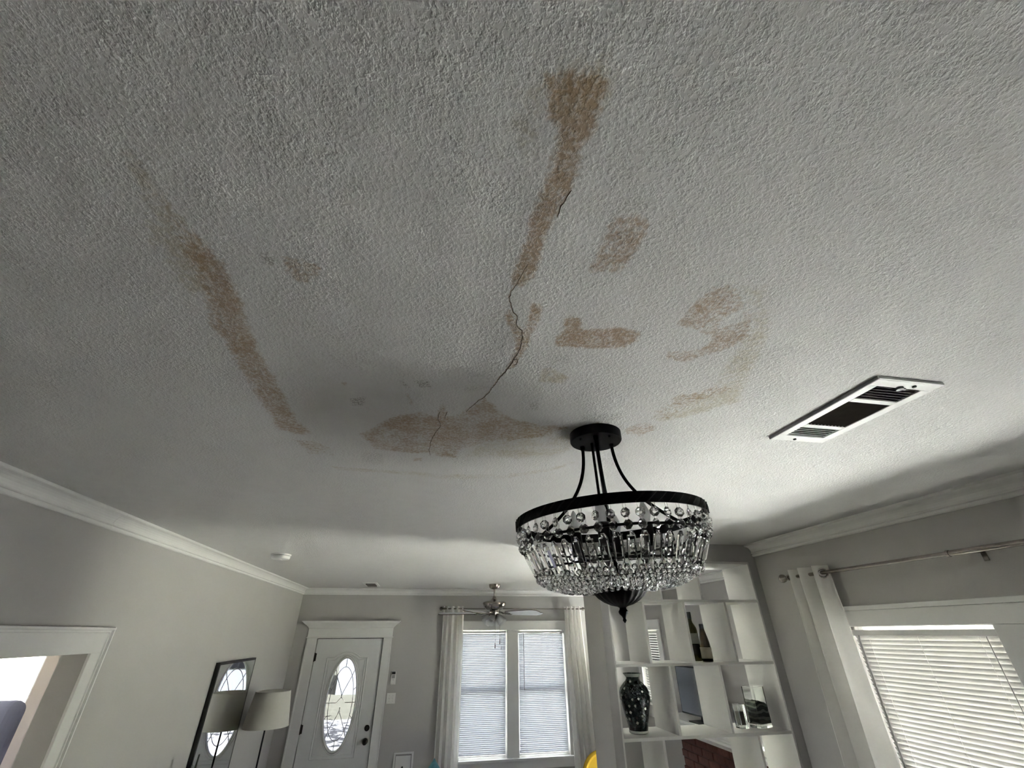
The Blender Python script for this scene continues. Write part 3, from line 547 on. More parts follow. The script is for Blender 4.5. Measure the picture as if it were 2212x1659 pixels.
# ================================================================== chandelier
ch = empty('chandelier', (0.525, 1.256, ZC)); tag(ch, 'black iron crystal basket chandelier hanging from the stained ceiling', 'chandelier')
TILT = Matrix.Rotation(math.radians(-2.6), 4, 'Y')
def put(o, T=TILT): o.parent = ch; o.matrix_local = T; return o
put(MB().lathe([(.080, 0.004), (.0855, -.002), (.0855, -.028), (.083, -.032), (.0, -.032)], n=48, capt=False).build('canopy', 'black', smooth=True), Matrix.Identity(4))
for a in range(0, 360, 90):
    put(MB().lathe([(.004, -.031), (.004, -.036), (.002, -.038)], (.066*math.cos(math.radians(a+20)), .066*math.sin(math.radians(a+20)), 0), 8).build('screw', 'black'), Matrix.Identity(4))
put(MB().tube([(0, 0, -.03), (0, 0, -.48)], .0062, 12).build('centre_rod', 'black', smooth=True))
put(MB().tube([(-.012, .01, -.03), (-.013, .012, -.15), (-.012, .02, -.30), (-.006, .01, -.38)], .0045, 10).build('cord_tube', 'black', smooth=True))
def bez(P, n=20):
    out = []
    for i in range(n+1):
        t = i/n; out.append(tuple(sum(c*p[k] for c, p in zip(((1-t)**3, 3*t*(1-t)**2, 3*t*t*(1-t), t**3), P)) for k in range(3)))
    return out
for az in (127, 7, -113):
    a = math.radians(az); c, s = math.cos(a), math.sin(a)
    path = [(r*c, r*s, z) for r, _, z in bez([(.056, 0, -.031), (.056, 0, -.17), (.125, 0, -.225), (.279, 0, -.297)])]
    arm = put(MB().tube(path, .0055, 10).build('arm', 'black', smooth=True))
    col = MB().lathe([(.008, -.044), (.008, -.031)], (.056*c, .056*s, 0), 12).build('arm_collar', 'black', smooth=True); col.parent = arm
RZ, RR = -.291, .283
def band(R, z0, z1, th, n=96):
    return MB().lathe([(R-th, z0), (R, z0), (R+.0012, (z0+z1)/2), (R, z1), (R-th, z1), (R-th, z0)], n=n, capb=False, capt=False)
ring = put(band(RR, RZ-.014, RZ+.014, .004).build('rim_band', 'black', smooth=True))
for k in range(60):   # twisted rope pattern standing proud of the rim
    a = 2*PI*k/60; p = [((RR+.0015)*math.cos(a+d*.05), (RR+.0015)*math.sin(a+d*.05), RZ+d*.012) for d in (-1, 0, 1)]
    o = MB().tube(p, .0016, 5).build('rope_twist', 'black'); o.parent = ring
put(MB().tube([(.266*math.cos(2*PI*i/72), .266*math.sin(2*PI*i/72), -.352) for i in range(72)], .0035, 8, closed=True).build('basket_hoop', 'black', smooth=True))
put(MB().tube([(.229*math.cos(2*PI*i/72), .229*math.sin(2*PI*i/72), -.422) for i in range(72)], .0028, 8, closed=True).build('basket_hoop', 'black', smooth=True))
put(MB().lathe([(.012, -.40), (.034, -.395), (.036, -.388), (.012, -.380)], n=24).build('lamp_hub', 'black', smooth=True))
for k in range(4):
    a = PI/4+k*PI/2+.2; c, s = math.cos(a), math.sin(a)
    sk = put(MB().tube([(.02*c, .02*s, -.39), (.07*c, .07*s, -.398), (.105*c, .105*s, -.385), (.108*c, .108*s, -.372)], .005, 8).lathe([(.022, -.375), (.017, -.370), (.017, -.315), (.019, -.313), (.013, -.312)], (.108*c, .108*s, 0), 20).build('lamp_socket', 'socket', smooth=True))
    b = MB().lathe([(.011, -.312), (.013, -.302), (.017, -.288), (.015, -.272), (.008, -.255), (.002, -.244)], (.108*c, .108*s, 0), 16).build('candle_bulb', 'frost', smooth=True); b.parent = sk
fl = lambda i, a: (.035*math.cos(20*a) if i in (3, 4, 5, 6) else 0)
put(MB().lathe([(.0, -.474), (.071, -.476), (.0735, -.481), (.0715, -.488), (.062, -.499), (.047, -.510), (.030, -.518), (.014, -.522), (.009, -.525), (.009, -.528), (.0135, -.534), (.012, -.540), (.006, -.546), (.0038, -.551), (.0055, -.556), (.001, -.562)], n=80, flute=fl).build('bottom_bowl', 'black', smooth=True))
# crystals
def bead_mesh(name, r, t):
    "octagon-cut bead: pointed crown and pavilion with staggered facets"
    V = []
    for q, y, ph in ((.18, -.5, .5), (.62, -.30, 0), (1, -.05, .5), (1, .05, .5), (.62, .30, 0), (.18, .5, .5)):
        for j in range(8): a_ = 2*PI*(j+ph)/8; V.append((r*q*math.cos(a_), t*y, r*q*math.sin(a_)))
    fs = [tuple(range(7, -1, -1)), tuple(40+j for j in range(8))]
    for i, up in ((0, 1), (1, 0), (2, 2), (3, 1), (4, 0)):
        for j in range(8):
            k = (j+1) % 8; a0, a1, b0, b1 = i*8+j, i*8+k, (i+1)*8+j, (i+1)*8+k
            if up == 2: fs.append((a0, a1, b1, b0))
            elif up == 1: fs += [(a0, b1, b0), (a0, a1, b1)]
            else: fs += [(a0, a1, b0), (a1, b1, b0)]
    return MB().add(V, fs).build(name, 'crystal')
def prism_mesh(name, w, d, L):
    V = []; sec = [(-w/2, 0), (-w*.28, -d/2), (w*.28, -d/2), (w/2, 0), (w*.28, d/2), (-w*.28, d/2)]
    for s_, z in ((.45, -L/2), (1, -L/2+.011), (1, L/2-.011), (.45, L/2)): V += [(x*s_, y*s_, z) for x, y in sec]
    fs = [(i*6+j, i*6+(j+1) % 6, (i+1)*6+(j+1) % 6, (i+1)*6+j) for i in range(3) for j in range(6)]+[tuple(range(5, -1, -1)), tuple(18+j for j in range(6))]
    return MB().add(V, fs).build(name, 'crystal')
bead0 = bead_mesh('crystal_bead', .0125, .0135); small0 = bead_mesh('crystal_bead', .0078, .0095); prism0 = prism_mesh('crystal_prism', .0245, .010, .078)
link0 = MB().tube([(.0042*math.cos(2*PI*i/12), 0, .0075*math.sin(2*PI*i/12)+.0175) for i in range(12)], .00055, 5, closed=True).build('wire_link', 'wire')
rq = random.Random(11)
def frame(az, R, z, slope=0.0, twist=0.0):
    "x tangential, y radial outwards, z up along the basket"
    return TILT @ Matrix.Rotation(az, 4, 'Z') @ Matrix.Translation((0, R, z)) @ Matrix.Rotation(slope, 4, 'X') @ Matrix.Rotation(twist, 4, 'Z')
NB = 48; used = {}
def place(src, M4):
    if src.name not in used: used[src.name] = 1; o = src; o.parent = ch; o.matrix_local = M4; return o
    return inst(src, ch, M4=M4)
first_link = [True]
def with_link(o):
    l = link0 if first_link[0] else inst(link0); first_link[0] = False; l.parent = o; l.matrix_local = Matrix.Identity(4)
for k in range(NB):
    az = 2*PI*k/NB
    with_link(place(bead0, frame(az, .2805, -.3275, 0, rq.uniform(-.7, .7))))
    with_link(place(bead0, frame(az+.01, .2745, -.3545+.0, 0, rq.uniform(-.7, .7))))
    place(prism0, frame(az+.03, .2475, -.404, -.44, rq.uniform(-.25, .25)))
rows = [(.231, -.445, 84), (.219, -.4535, 80), (.204, -.461, 74), (.187, -.4675, 68), (.168, -.473, 60), (.147, -.477, 54), (.124, -.480, 44), (.100, -.482, 36), (.079, -.482, 28)]
net = []
for i, (R, z, n_) in enumerate(rows):
    for k in range(n_):
        az = 2*PI*(k+.5*(i % 2))/n_; M4 = frame(az, R, z+rq.uniform(-.002, .002), -.5-.10*i, rq.uniform(-.8, .8))
        p = Matrix.Translation(ch.location) @ M4 @ Vector((0, 0, 0)); net.append(((Vector(p)-Vector((0, 0, 2.08))).length, M4))
net.sort(key=lambda t: t[0])
for _, M4 in net[:200]: place(small0, M4)
mb = MB(); sv = [v.co.copy() for v in small0.data.vertices]; sf = [tuple(p.vertices) for p in small0.data.polygons]
for _, M4 in net[200:]: mb.add([M4 @ v for v in sv], sf)
tag(put(mb.build('crystal_net', 'crystal'), Matrix.Identity(4)), kind='stuff')

# ================================================================== ceiling register, smoke alarm, far register
vn = empty('ceiling_vent', (1.2375, .972, ZC)); tag(vn, 'white three-section air vent on the ceiling right of the chandelier', 'ceiling vent')
vz = ZC
def vb(name, x0, x1, y0, y1, z0, z1, m_='vinyl', bev=.0015): return rel(MB().box(x0, x1, y0, y1, z0, z1).build(name, m_, bevel=bev), vn)
X0, X1, Y0, Y1 = 1.135, 1.342, .768, 1.177
rel(MB().box(X0+.02, X1-.02, Y0+.02, Y1-.02, vz-.001, vz+.0005).build('duct_opening', 'duct'), vn)
fr_ = [(X0, X1, Y0, .800), (X0, X1, 1.138, Y1), (X0, 1.164, .800, 1.138), (1.309, X1, .800, 1.138)]
for a in fr_: vb('vent_flange', *a, vz-.010, vz-.004)
vb('vent_skirt', X0-.003, X0+.002, Y0-.003, Y1+.003, vz-.010, vz, 'grey_plastic'); vb('vent_skirt', X0-.003, X1+.003, Y0-.004, Y0+.001, vz-.009, vz, 'vinyl')  # grey left skirt: shade of the dropped edge's gap put into its colour
vb('vent_skirt', X1-.002, X1+.002, Y0, Y1, vz-.009, vz); vb('vent_skirt', X0, X1, Y1-.002, Y1+.002, vz-.009, vz)
vb('vent_crossbar', 1.164, 1.309, .871, .891, vz-.010, vz-.004); vb('vent_crossbar', 1.164, 1.309, 1.049, 1.069, vz-.010, vz-.004)
for i in range(6):
    y = .806+i*.0125; rel(MB().obox((1.2365, y, vz-.0055), .143, .0105, .0012, Matrix.Rotation(math.radians(60), 3, 'X')).build('vent_slat', 'vent_slat'), vn)
for i in range(11):
    x = 1.172+i*.0130; rel(MB().obox((x, .970, vz-.0055), .0095, .157, .0012, Matrix.Rotation(math.radians(52), 3, 'Y')).build('vent_slat', 'vent_slat'), vn)
for i in range(5):
    y = 1.076+i*.0130; rel(MB().obox((1.2365, y, vz-.006), .143, .0145, .0012, Matrix.Rotation(math.radians(24), 3, 'X')).build('vent_slat', 'vinyl'), vn)
for x, y in ((1.265, .783), (1.215, 1.160)): rel(MB().lathe([(.005, -.013), (.005, -.010)], (x, y, vz), 10).build('screw', 'black'), vn)
rel(MB().lathe([(.009, -.016), (.010, -.010)], (1.232, .797, vz), 14).box(1.238, 1.252, .795, .801, vz-.014, vz-.010).build('damper_lever', 'grey_plastic'), vn)

sm = empty('smoke_detector', (-1.205, 4.10, ZC)); tag(sm, 'round white smoke detector on the ceiling near the left wall', 'smoke detector')
rel(MB().lathe([(.078, 0), (.078, -.010), (.074, -.012)], sm.location, 36).build('base_plate', 'vinyl', smooth=True), sm)
rel(MB().lathe([(.066, -.011), (.066, -.015)], sm.location, 36).build('vent_gap', 'dark'), sm)
rel(MB().lathe([(.072, -.015), (.072, -.030), (.066, -.038), (.040, -.042), (.016, -.042), (.015, -.045), (0.001, -.046)], sm.location, 36).build('cover', 'vinyl', smooth=True), sm)

fv = empty('ceiling_vent', (-.70, 6.58, ZC)); tag(fv, 'small louvred ceiling vent near the front door', 'ceiling vent')
rel(MB().box(-.80, -.61, 6.37, 6.42, ZC-.008, ZC).box(-.80, -.61, 6.74, 6.79, ZC-.008, ZC).box(-.80, -.765, 6.42, 6.74, ZC-.008, ZC).box(-.645, -.61, 6.42, 6.74, ZC-.008, ZC).build('vent_flange', 'vinyl', bevel=.002), fv)
rel(MB().box(-.77, -.64, 6.41, 6.75, ZC-.002, ZC).build('duct_opening', 'duct'), fv)
for i in range(8): rel(MB().obox((-.705, 6.44+i*.04, ZC-.008), .12, .030, .0015, Matrix.Rotation(math.radians(-40), 3, 'X')).build('vent_slat', 'vent_slat'), fv)

# ================================================================== ceiling fan
FX, FY = .955, 6.40
fan = empty('ceiling_fan', (FX, FY, ZC)); tag(fan, 'brushed nickel ceiling fan with white blades and frosted glass lights', 'ceiling fan')
fl_ = fan.location
rel(MB().lathe([(.078, 0), (.078, -.012), (.072, -.040), (.055, -.058), (.028, -.066), (.014, -.068)], fl_, 32).build('canopy', 'nickel', smooth=True), fan)
rel(MB().lathe([(.012, -.06), (.012, -.165)], fl_, 16).build('downrod', 'nickel', smooth=True), fan)
rel(MB().lathe([(.018, -.150), (.026, -.165), (.040, -.190), (.075, -.206), (.130, -.215), (.155, -.225), (.158, -.238), (.150, -.262), (.138, -.285), (.115, -.305), (.080, -.318), (.060, -.325)], fl_, 40).build('motor_housing', 'nickel', smooth=True), fan)
rel(MB().lathe([(.060, -.325), (.062, -.345), (.050, -.375), (.040, -.395), (.046, -.405), (.030, -.425), (.012, -.432), (.016, -.440), (.002, -.452)], fl_, 28).build('light_fitter', 'nickel', smooth=True), fan)
blade_pts = []
for i in range(13):
    t = i/12; x = .245+t*.515; w = .058+.016*math.sin(min(1, t*1.4)*PI/2); w *= 1 if t < .9 else math.sqrt(max(.15, 1-((t-.9)/.115)**2)); blade_pts.append((x, w))
n_ = len(blade_pts); V = [(x, w, z) for z in (-.004, .004) for x, w in blade_pts]+[(x, -w, z) for z in (-.004, .004) for x, w in blade_pts]
fs = []
for i in range(n_-1):
    fs += [(i, i+1, 2*n_+i+1, 2*n_+i), (n_+i, 3*n_+i, 3*n_+i+1, n_+i+1), (i, n_+i, n_+i+1, i+1), (2*n_+i, 2*n_+i+1, 3*n_+i+1, 3*n_+i)]
fs += [(0, 2*n_, 3*n_, n_), (n_-1, 2*n_-1, 4*n_-1, 3*n_-1)]
blade0 = MB().add(V, fs).build('blade', 'blade'); blade0.data.materials.append(M['wood_dark'])
for p in blade0.data.polygons:
    if abs(p.normal.z) < .5: p.material_index = 1
iron0 = MB().tube([(.08, 0, .012), (.13, 0, .004), (.17, 0, -.012), (.215, .018, -.008), (.27, .022, -.007)], .008, 8).tube([(.17, 0, -.012), (.215, -.018, -.008), (.27, -.022, -.007)], .007, 8).lathe([(.02, -.012), (.02, -.004)], (.25, 0, 0), 12).build('blade_iron', 'nickel', smooth=True)
for k in range(5):
    R4 = Matrix.Translation((0, 0, -.352)) @ Matrix.Rotation(math.radians(19+72*k), 4, 'Z') @ Matrix.Rotation(math.radians(-11), 4, 'X')
    for s_ in (blade0, iron0):
        o = s_ if k == 0 else inst(s_); o.parent = fan; o.matrix_local = R4
for k in range(4):
    a = math.radians(45+90*k+12); R3 = Matrix.Rotation(a, 3, 'Z') @ Matrix.Rotation(math.radians(38), 3, 'Y').inverted() if False else Matrix.Rotation(a, 3, 'Z') @ Matrix.Rotation(math.radians(-40), 3, 'Y')
    c = Vector(fl_)+Vector((.055*math.cos(a), .055*math.sin(a), -.385))
    R3 = Matrix.Rotation(a, 3, 'Z') @ Matrix.Rotation(math.radians(-42), 3, 'Y')
    sh = rel(MB().lathe([(.022, 0), (.034, -.012), (.045, -.040), (.052, -.075), (.062, -.108), (.060, -.108), (.050, -.075), (.043, -.040), (.032, -.014), (.020, -.003)], c, 28, capb=False, capt=False, R=R3).build('glass_shade', 'frost', smooth=True), fan)
    rel(MB().sphere(c+R3 @ Vector((0, 0, -.06)), .024, sz=1.3).build('bulb', 'vinyl', smooth=True), sh).matrix_parent_inverse = sh.matrix_world.inverted()
    rel(MB().tube([Vector(fl_)+Vector((0, 0, -.39)), c], .010, 8).lathe([(.026, .006), (.026, -.014)], c, 16, R=R3).build('shade_holder', 'nickel', smooth=True), fan)
for dx, dy, z in ((.012, -.03, -.70), (.075, -.02, -.655)):
    pc = rel(MB().tube([(FX+dx, FY+dy, ZC-.43), (FX+dx, FY+dy, ZC+z)], .0015, 5).build('pull_chain', 'nickel'), fan)
    rel(MB().lathe([(.004, -.055), (.006, -.05), (.005, 0), (.002, .006)], (FX+dx, FY+dy, ZC+z), 10).build('pull_knob', 'wood_dark'), fan)

# ================================================================== cubby shelves in the partition
bs = empty('cubby_shelves', (1.85, 3.29, 0)); tag(bs, 'white open cubby shelving built into the partition', 'shelving')
SX0, SX1 = 1.258, 2.437; YA, YBk = YP+.004, YQ-.012
tops = [2.279, 1.900, 1.522, 1.145, .768, .392]
def sb(name, *b, bev=.0015): return rel(MB().box(*b).build(name, 'shelf', bevel=bev), bs)
for t in tops: sb('shelf', SX0+.002, SX1-.002, YA, YBk, t-.017, t)
sb('side_panel', SX0, SX0+.012, YA-.002, YBk, 0, 2.54); sb('side_panel', SX1-.012, SX1, YA-.002, YBk, 0, 2.54); sb('top_panel', SX0+.012, SX1-.012, YA, YBk, 2.523, 2.54)
DIV = [[1.363, 1.670, 1.986], [1.520, 1.832, 2.157], [1.646, 2.010], [1.527, 2.181], [1.646, 2.010], [1.520, 2.157], [1.646, 2.010]]
zz = [2.523]+[t-.017 for t in tops]; zb = tops+[0.0]
for i, ds in enumerate(DIV):
    for d in ds: sb('divider', d-.008, d+.008, YA+.002, YBk-.002, zb[i], zz[i])
S3, S2 = 1.5222, 1.9002
# ---- mosaic vase
va = empty('mosaic_vase', (1.432, 3.262, S3)); tag(va, 'dark mosaic baluster vase with pale square tiles in the leftmost cubby', 'vase')
H = .318; vp = [(.052, 0), (.058, .004), (.058, .016), (.060, .022), (.068, .060), (.080, .105), (.092, .150), (.099, .185), (.098, .212), (.088, .240), (.066, .262), (.048, .278), (.042, .290), (.043, .298), (.050, .308), (.058, .318), (.053, .318), (.040, .296), (.040, .28)]
rel(MB().lathe(vp, va.location, 40, capt=False).build('body', 'mosaic', smooth=True), va)
rel(MB().lathe([(.0588, .004), (.0600, .006), (.0600, .015), (.0588, .017)], va.location, 40, capb=False, capt=False).build('base_band', 'tile_pale'), va)
rel(MB().lathe([(.0440, .299), (.0515, .309), (.0585, .3165), (.0595, .3165), (.0600, .318), (.0585, .3185)], va.location, 40, capb=False, capt=False).build('rim_band', 'tile_pale'), va)
def vr(z):
    for (r0, z0), (r1, z1) in zip(vp[:16], vp[1:16]):
        if z0 <= z <= z1: return r0+(r1-r0)*(z-z0)/max(1e-6, z1-z0), (r1-r0)/max(1e-6, z1-z0)
    return .05, 0
mb = MB(); rv = random.Random(5)
for k in range(46):
    z = .03+.25*((k*0.618) % 1); a = 2*PI*((k*0.382*1.7) % 1)+rv.uniform(-.1, .1); r, sl = vr(z)
    R3 = Matrix.Rotation(a, 3, 'Z') @ Matrix.Rotation(math.atan(sl), 3, 'Y') @ Matrix.Rotation(rv.uniform(-.5, .5)+.6, 3, 'X')
    mb.obox(Vector(va.location)+Vector((r*math.cos(a), r*math.sin(a), z)), .003, .0135, .0135, R3)
tag(rel(mb.build('pale_tiles', 'tile_pale'), va), kind='stuff')
# ---- wine bottles
def bottle(name, x, y, prof, m_, labs, label):
    b = empty(name, (x, y, S2)); tag(b, label, 'bottle', 'wine bottles in the cubby')
    rel(MB().lathe(prof, b.location, 32).build('glass_body', m_, smooth=True), b)
    for z0, z1, r, mm in labs: rel(MB().lathe([(r, z0), (r+.0006, z0+.001), (r+.0006, z1-.001), (r, z1)], b.location, 32, capb=False, capt=False).build('paper_label', mm, smooth=True), b)
    rel(MB().lathe([(.0145, prof[-1][1]-.045), (.0150, prof[-1][1]-.044), (.0155, prof[-1][1]-.003), (.0140, prof[-1][1]+.001)], b.location, 20).build('capsule', 'dark', smooth=True), b)
bottle('wine_bottle', 1.958, 3.300, [(.034, 0), (.037, .004), (.037, .190), (.034, .206), (.024, .225), (.016, .238), (.0138, .250), (.0138, .306)], 'bottle_green', [(.04, .100, .0375, 'label_k'), (.105, .170, .0375, 'label_g')], 'taller green wine bottle with grey label in the cubby')
bottle('wine_bottle', 1.982, 3.205, [(.034, 0), (.036, .004), (.036, .085), (.033, .115), (.026, .150), (.019, .180), (.0145, .200), (.014, .226)], 'bottle_brown', [(.018, .085, .0365, 'label_c')], 'shorter brown wine bottle with cream label in the cubby')
# ---- glass vase of layered sand, glass candle block
sv_ = empty('sand_vase', (2.315, 3.265, S3)); tag(sv_, 'tall clear glass vase with wavy layers of black and white sand', 'vase')
rot = Matrix.Rotation(math.radians(18), 4, 'Z')
def box_shell(w, d, h, t, b):
    mb = MB(); V = []
    for sx, sy, z in ((w, d, 0), (w, d, h), (w-2*t, d-2*t, h), (w-2*t, d-2*t, b)): V += [(-sx/2, -sy/2, z), (sx/2, -sy/2, z), (sx/2, sy/2, z), (-sx/2, sy/2, z)]
    fs = [(i*4+j, i*4+(j+1) % 4, (i+1)*4+(j+1) % 4, (i+1)*4+j) for i in range(3) for j in range(4)]+[(3, 2, 1, 0), (12, 13, 14, 15)]
    return mb.add(V, fs)
o = box_shell(.118, .085, .225, .004, .022).build('glass_body', 'clear_glass', bevel=.002); o.parent = sv_; o.matrix_local = rot
mb = MB(); V = []; nn = 9
for z in (.0225, 1):
    for j in range(nn):
        for i in range(nn):
            x = -.0545+.109*i/(nn-1); y = -.038+.076*j/(nn-1); V.append((x, y, z if z < 1 else .150-.02*(i/(nn-1))+.006*math.sin(j*.9+i*.7)))
q = nn*nn; fs = [(k+nn*l+s_*q, k+1+nn*l+s_*q, k+1+nn*(l+1)+s_*q, k+nn*(l+1)+s_*q) for s_ in (0, 1) for k in range(nn-1) for l in range(nn-1)]
ed = [i for i in range(nn)]+[nn-1+nn*j for j in range(1, nn)]+[nn*nn-1-i for i in range(1, nn)]+[nn*(nn-1-j) for j in range(1, nn-1)]
fs += [(ed[i], ed[(i+1) % len(ed)], ed[(i+1) % len(ed)]+q, ed[i]+q) for i in range(len(ed))]
o = mb.add(V, fs).build('sand', 'sand'); o.parent = sv_; o.matrix_local = rot
cb = empty('candle_holder', (2.172, 3.262, S3)); tag(cb, 'small clear glass candle block beside the sand vase', 'candle holder')
rot2 = Matrix.Rotation(math.radians(8), 4, 'Z')
o = box_shell(.060, .055, .130, .010, .018).build('glass_block', 'clear_glass', bevel=.002); o.parent = cb; o.matrix_local = rot2
o = MB().box(-.018, .018, -.016, .016, .019, .090).build('candle', 'candle', bevel=.003); o.parent = cb; o.matrix_local = rot2

# ================================================================== curtains, rods
def curtain(name, axis, p, a0, a1, z0, z1, folds, amp, label, group=None, flare=(0, 0), ph=0.0, grom=False):
    c = empty(name, ((p, (a0+a1)/2, z0) if axis == 'x' else ((a0+a1)/2, p, z0))); tag(c, label, 'curtain', group)
    na, nz = folds*14+1, 26; V = []; fs = []
    for j in range(nz):
        t = j/(nz-1); z = z1+(z0-z1)*t; k = 1-t
        for i in range(na):
            s_ = i/(na-1); a = a0-flare[0]*t+(a1-a0+(flare[0]+flare[1])*t)*s_
            w = amp*(1+.25*math.sin(3*s_+2*t))*math.sin(2*PI*folds*s_+ph+.25*math.sin(5*t+3*s_))+.006*math.sin(9*s_+4*t)
            a += .010*math.sin(4*PI*folds*s_+ph)*(.3+.7*t)
            V.append((p+w, a, z) if axis == 'x' else (a, p+w, z))
    for j in range(nz-1):
        for i in range(na-1): k = j*na+i; fs.append((k, k+1, k+na+1, k+na))
    o = rel(MB().add(V, fs).build('cloth', 'curtain', smooth=True), c)
    if grom:
        for g in range(folds*2)[:1]:
            s_ = (g+.5)/(folds*2); a = a0+(a1-a0)*s_
            ctr = Vector((p, a, z1-.045)) if axis == 'x' else Vector((a, p, z1-.045))
            yaw = (PI/2 if axis == 'x' else 0)+(.9 if g % 2 else -.9)
            R3 = Matrix.Rotation(yaw, 3, 'Z')
            rg = [ctr+R3 @ Vector((0.0, .024*math.cos(2*PI*i/20), .024*math.sin(2*PI*i/20))) for i in range(20)]
            rel(MB().tube(rg, .0055, 8, closed=True).build('grommet', 'nickel', smooth=True), c)
    return c
curtain('curtain', 'y', YF-.092, .315, .615, .03, 2.432, 4, .026, 'white curtain panel left of the far double window', 'white grommet curtains', (.0, .02))
curtain('curtain', 'y', YF-.092, 2.175, 2.440, .03, 2.434, 4, .024, 'white curtain panel right of the far double window', 'white grommet curtains', (-.02, .09), .6)
curtain('curtain', 'x', XR-.10, 2.415, 2.715, .03, 2.430, 3, .036, 'white curtain panel beside the right wall window', 'white grommet curtains', (.0, .06), 1.2, grom=True)
def rod(name, axis, p, a0, a1, z, brackets, label, rr=.0105, thick=None):
    c = empty(name, ((p, a0, z) if axis == 'x' else (a0, p, z))); tag(c, label, 'curtain rod')
    P = (lambda a, d=0, e=0: (p+d, a, z+e)) if axis == 'x' else (lambda a, d=0, e=0: (a, p+d, z+e))
    rel(MB().tube([P(a0), P(a1)], rr, 16).build('pole', 'nickel', smooth=True), c)
    if thick: rel(MB().tube([P(thick[0]), P(thick[1])], rr*1.18, 16).tube([P(thick[1]), P(thick[1]+.012)], rr*1.4, 16).build('outer_pole', 'nickel', smooth=True), c)
    for a, s_ in ((a0, -1), (a1, 1)):
        prof = [(0, .012), (.006, .012), (.008, .018), (.024, .010), (.030, .014), (.036, .010), (.042, .017), (.052, .024), (.064, .027), (.076, .023), (.085, .012), (.088, .001)]
        rel(MB().tube([P(a+s_*d) for d, _ in prof], [q for _, q in prof], 18).build('finial', 'nickel', smooth=True), c)
    w = (XR if axis == 'x' else YF)
    for a in brackets:
        rel(MB().tube([P(a), P(a, (w-p)*.5, -.002), P(a, w-p-.002)], .006, 8).build('bracket', 'nickel', smooth=True), c)
        q = P(a, w-p-.004, -.012); rel(MB().obox(q, *( (.006, .022, .055) if axis == 'x' else (.022, .006, .055))).build('bracket_plate', 'nickel', bevel=.002), c)
    return c
rod('curtain_rod', 'y', YF-.092, .340, 2.420, 2.398, (.352, 2.408), 'slim nickel curtain rod above the far double window', .008)
rod('curtain_rod', 'x', XR-.10, .50, 2.715, 2.388, (.56, 1.632, 2.70), 'nickel curtain rod with ball finial above the right window', .0105, (.50, 1.70))

# ================================================================== blinds
def slat_profile(w, tilt, sag=.0022, n_=5):
    P = []
    for i in range(n_):
        s_ = -1+2*i/(n_-1); u, v = s_*w/2, sag*(1-s_*s_); P.append((u*math.cos(tilt)-v*math.sin(tilt), u*math.sin(tilt)+v*math.cos(tilt)))
    return P
def blind(name, axis, p, a0, a1, z0, z1, pitch, w, tilt, label, single, wand=None, cord=None, group=None, sm_='slat'):
    c = empty(name, ((p, (a0+a1)/2, z0) if axis == 'x' else ((a0+a1)/2, p, z0))); tag(c, label, 'blind', group)
    P = (lambda d, a, z: (p+d, a, z)) if axis == 'x' else (lambda d, a, z: (a, p+d, z))
    Bx = (lambda d0, d1, b0, b1, e0, e1: MB().box(p+d0, p+d1, b0, b1, e0, e1)) if axis == 'x' else (lambda d0, d1, b0, b1, e0, e1: MB().box(b0, b1, p+d0, p+d1, e0, e1))
    rel(Bx(-.014, .014, a0, a1, z1-.028, z1).build('headrail', 'vinyl', bevel=.002), c)
    rel(Bx(-.011, .011, a0+.004, a1-.004, z0, z0+.012).build('bottom_rail', 'vinyl', bevel=.002), c)
    pr = slat_profile(w, tilt); k = len(pr)
    zs = np.arange(z1-.040, z0+.02, -pitch)
    if single:
        s0 = None
        for z in zs:
            if s0 is None:
                V = [P(d, a, e) for a in (a0+.004, a1-.004) for d, e in pr]; V = [tuple(np.array(v)-np.array(P(0, (a0+a1)/2, 0))) for v in V]
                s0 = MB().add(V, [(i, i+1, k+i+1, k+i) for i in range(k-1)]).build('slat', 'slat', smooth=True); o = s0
            else: o = inst(s0)
            o.parent = c; o.location = Vector(P(0, (a0+a1)/2, z))-Vector(c.location)
    else:
        mb = MB()
        for z in zs: mb.add([P(d, a, z+e) for a in (a0+.004, a1-.004) for d, e in pr], [(i, i+1, k+i+1, k+i) for i in range(k-1)])
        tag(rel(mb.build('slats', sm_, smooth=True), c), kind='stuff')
    sgn = -1
    for s_ in (.13, .5, .87):
        a = a0+(a1-a0)*s_; rel(MB().tube([P(-.013, a, z1-.03), P(-.013, a, z0)], .0007, 4).build('ladder_cord', 'vinyl'), c)
    if wand: rel(MB().tube([P(-.016, wand[0], z1-.028), P(-.022, wand[0], z1-.05), P(-.024, wand[0]+wand[2], wand[1])], .0042, 8).build('tilt_wand', 'grey_plastic', smooth=True), c)
    if cord: rel(MB().tube([P(-.016, cord[0], z1-.028), P(-.02, cord[0], cord[1])], .0018, 6).lathe([(.006, -.03), (.004, 0)], P(-.02, cord[0], cord[1]), 8).build('lift_cord', 'grey_plastic', smooth=True), c)
    return c
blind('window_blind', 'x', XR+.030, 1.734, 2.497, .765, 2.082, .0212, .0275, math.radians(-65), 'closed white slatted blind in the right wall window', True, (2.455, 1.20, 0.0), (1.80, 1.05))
blind('window_blind', 'x', XR+.030, .764, 1.527, .99, 2.082, .0212, .0275, math.radians(-65), 'part-lowered white blind in the unseen second right wall window', False)
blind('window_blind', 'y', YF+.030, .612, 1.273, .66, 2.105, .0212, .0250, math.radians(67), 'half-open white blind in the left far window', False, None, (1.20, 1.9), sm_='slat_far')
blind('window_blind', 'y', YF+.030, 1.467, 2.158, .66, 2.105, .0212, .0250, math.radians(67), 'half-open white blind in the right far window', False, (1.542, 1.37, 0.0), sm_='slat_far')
blind('window_blind', 'x', LX+.030, 6.472, 7.078, 1.225, 2.095, .0300, .0300, math.radians(-35), 'white blind of the living room window seen through the cubbies', False)

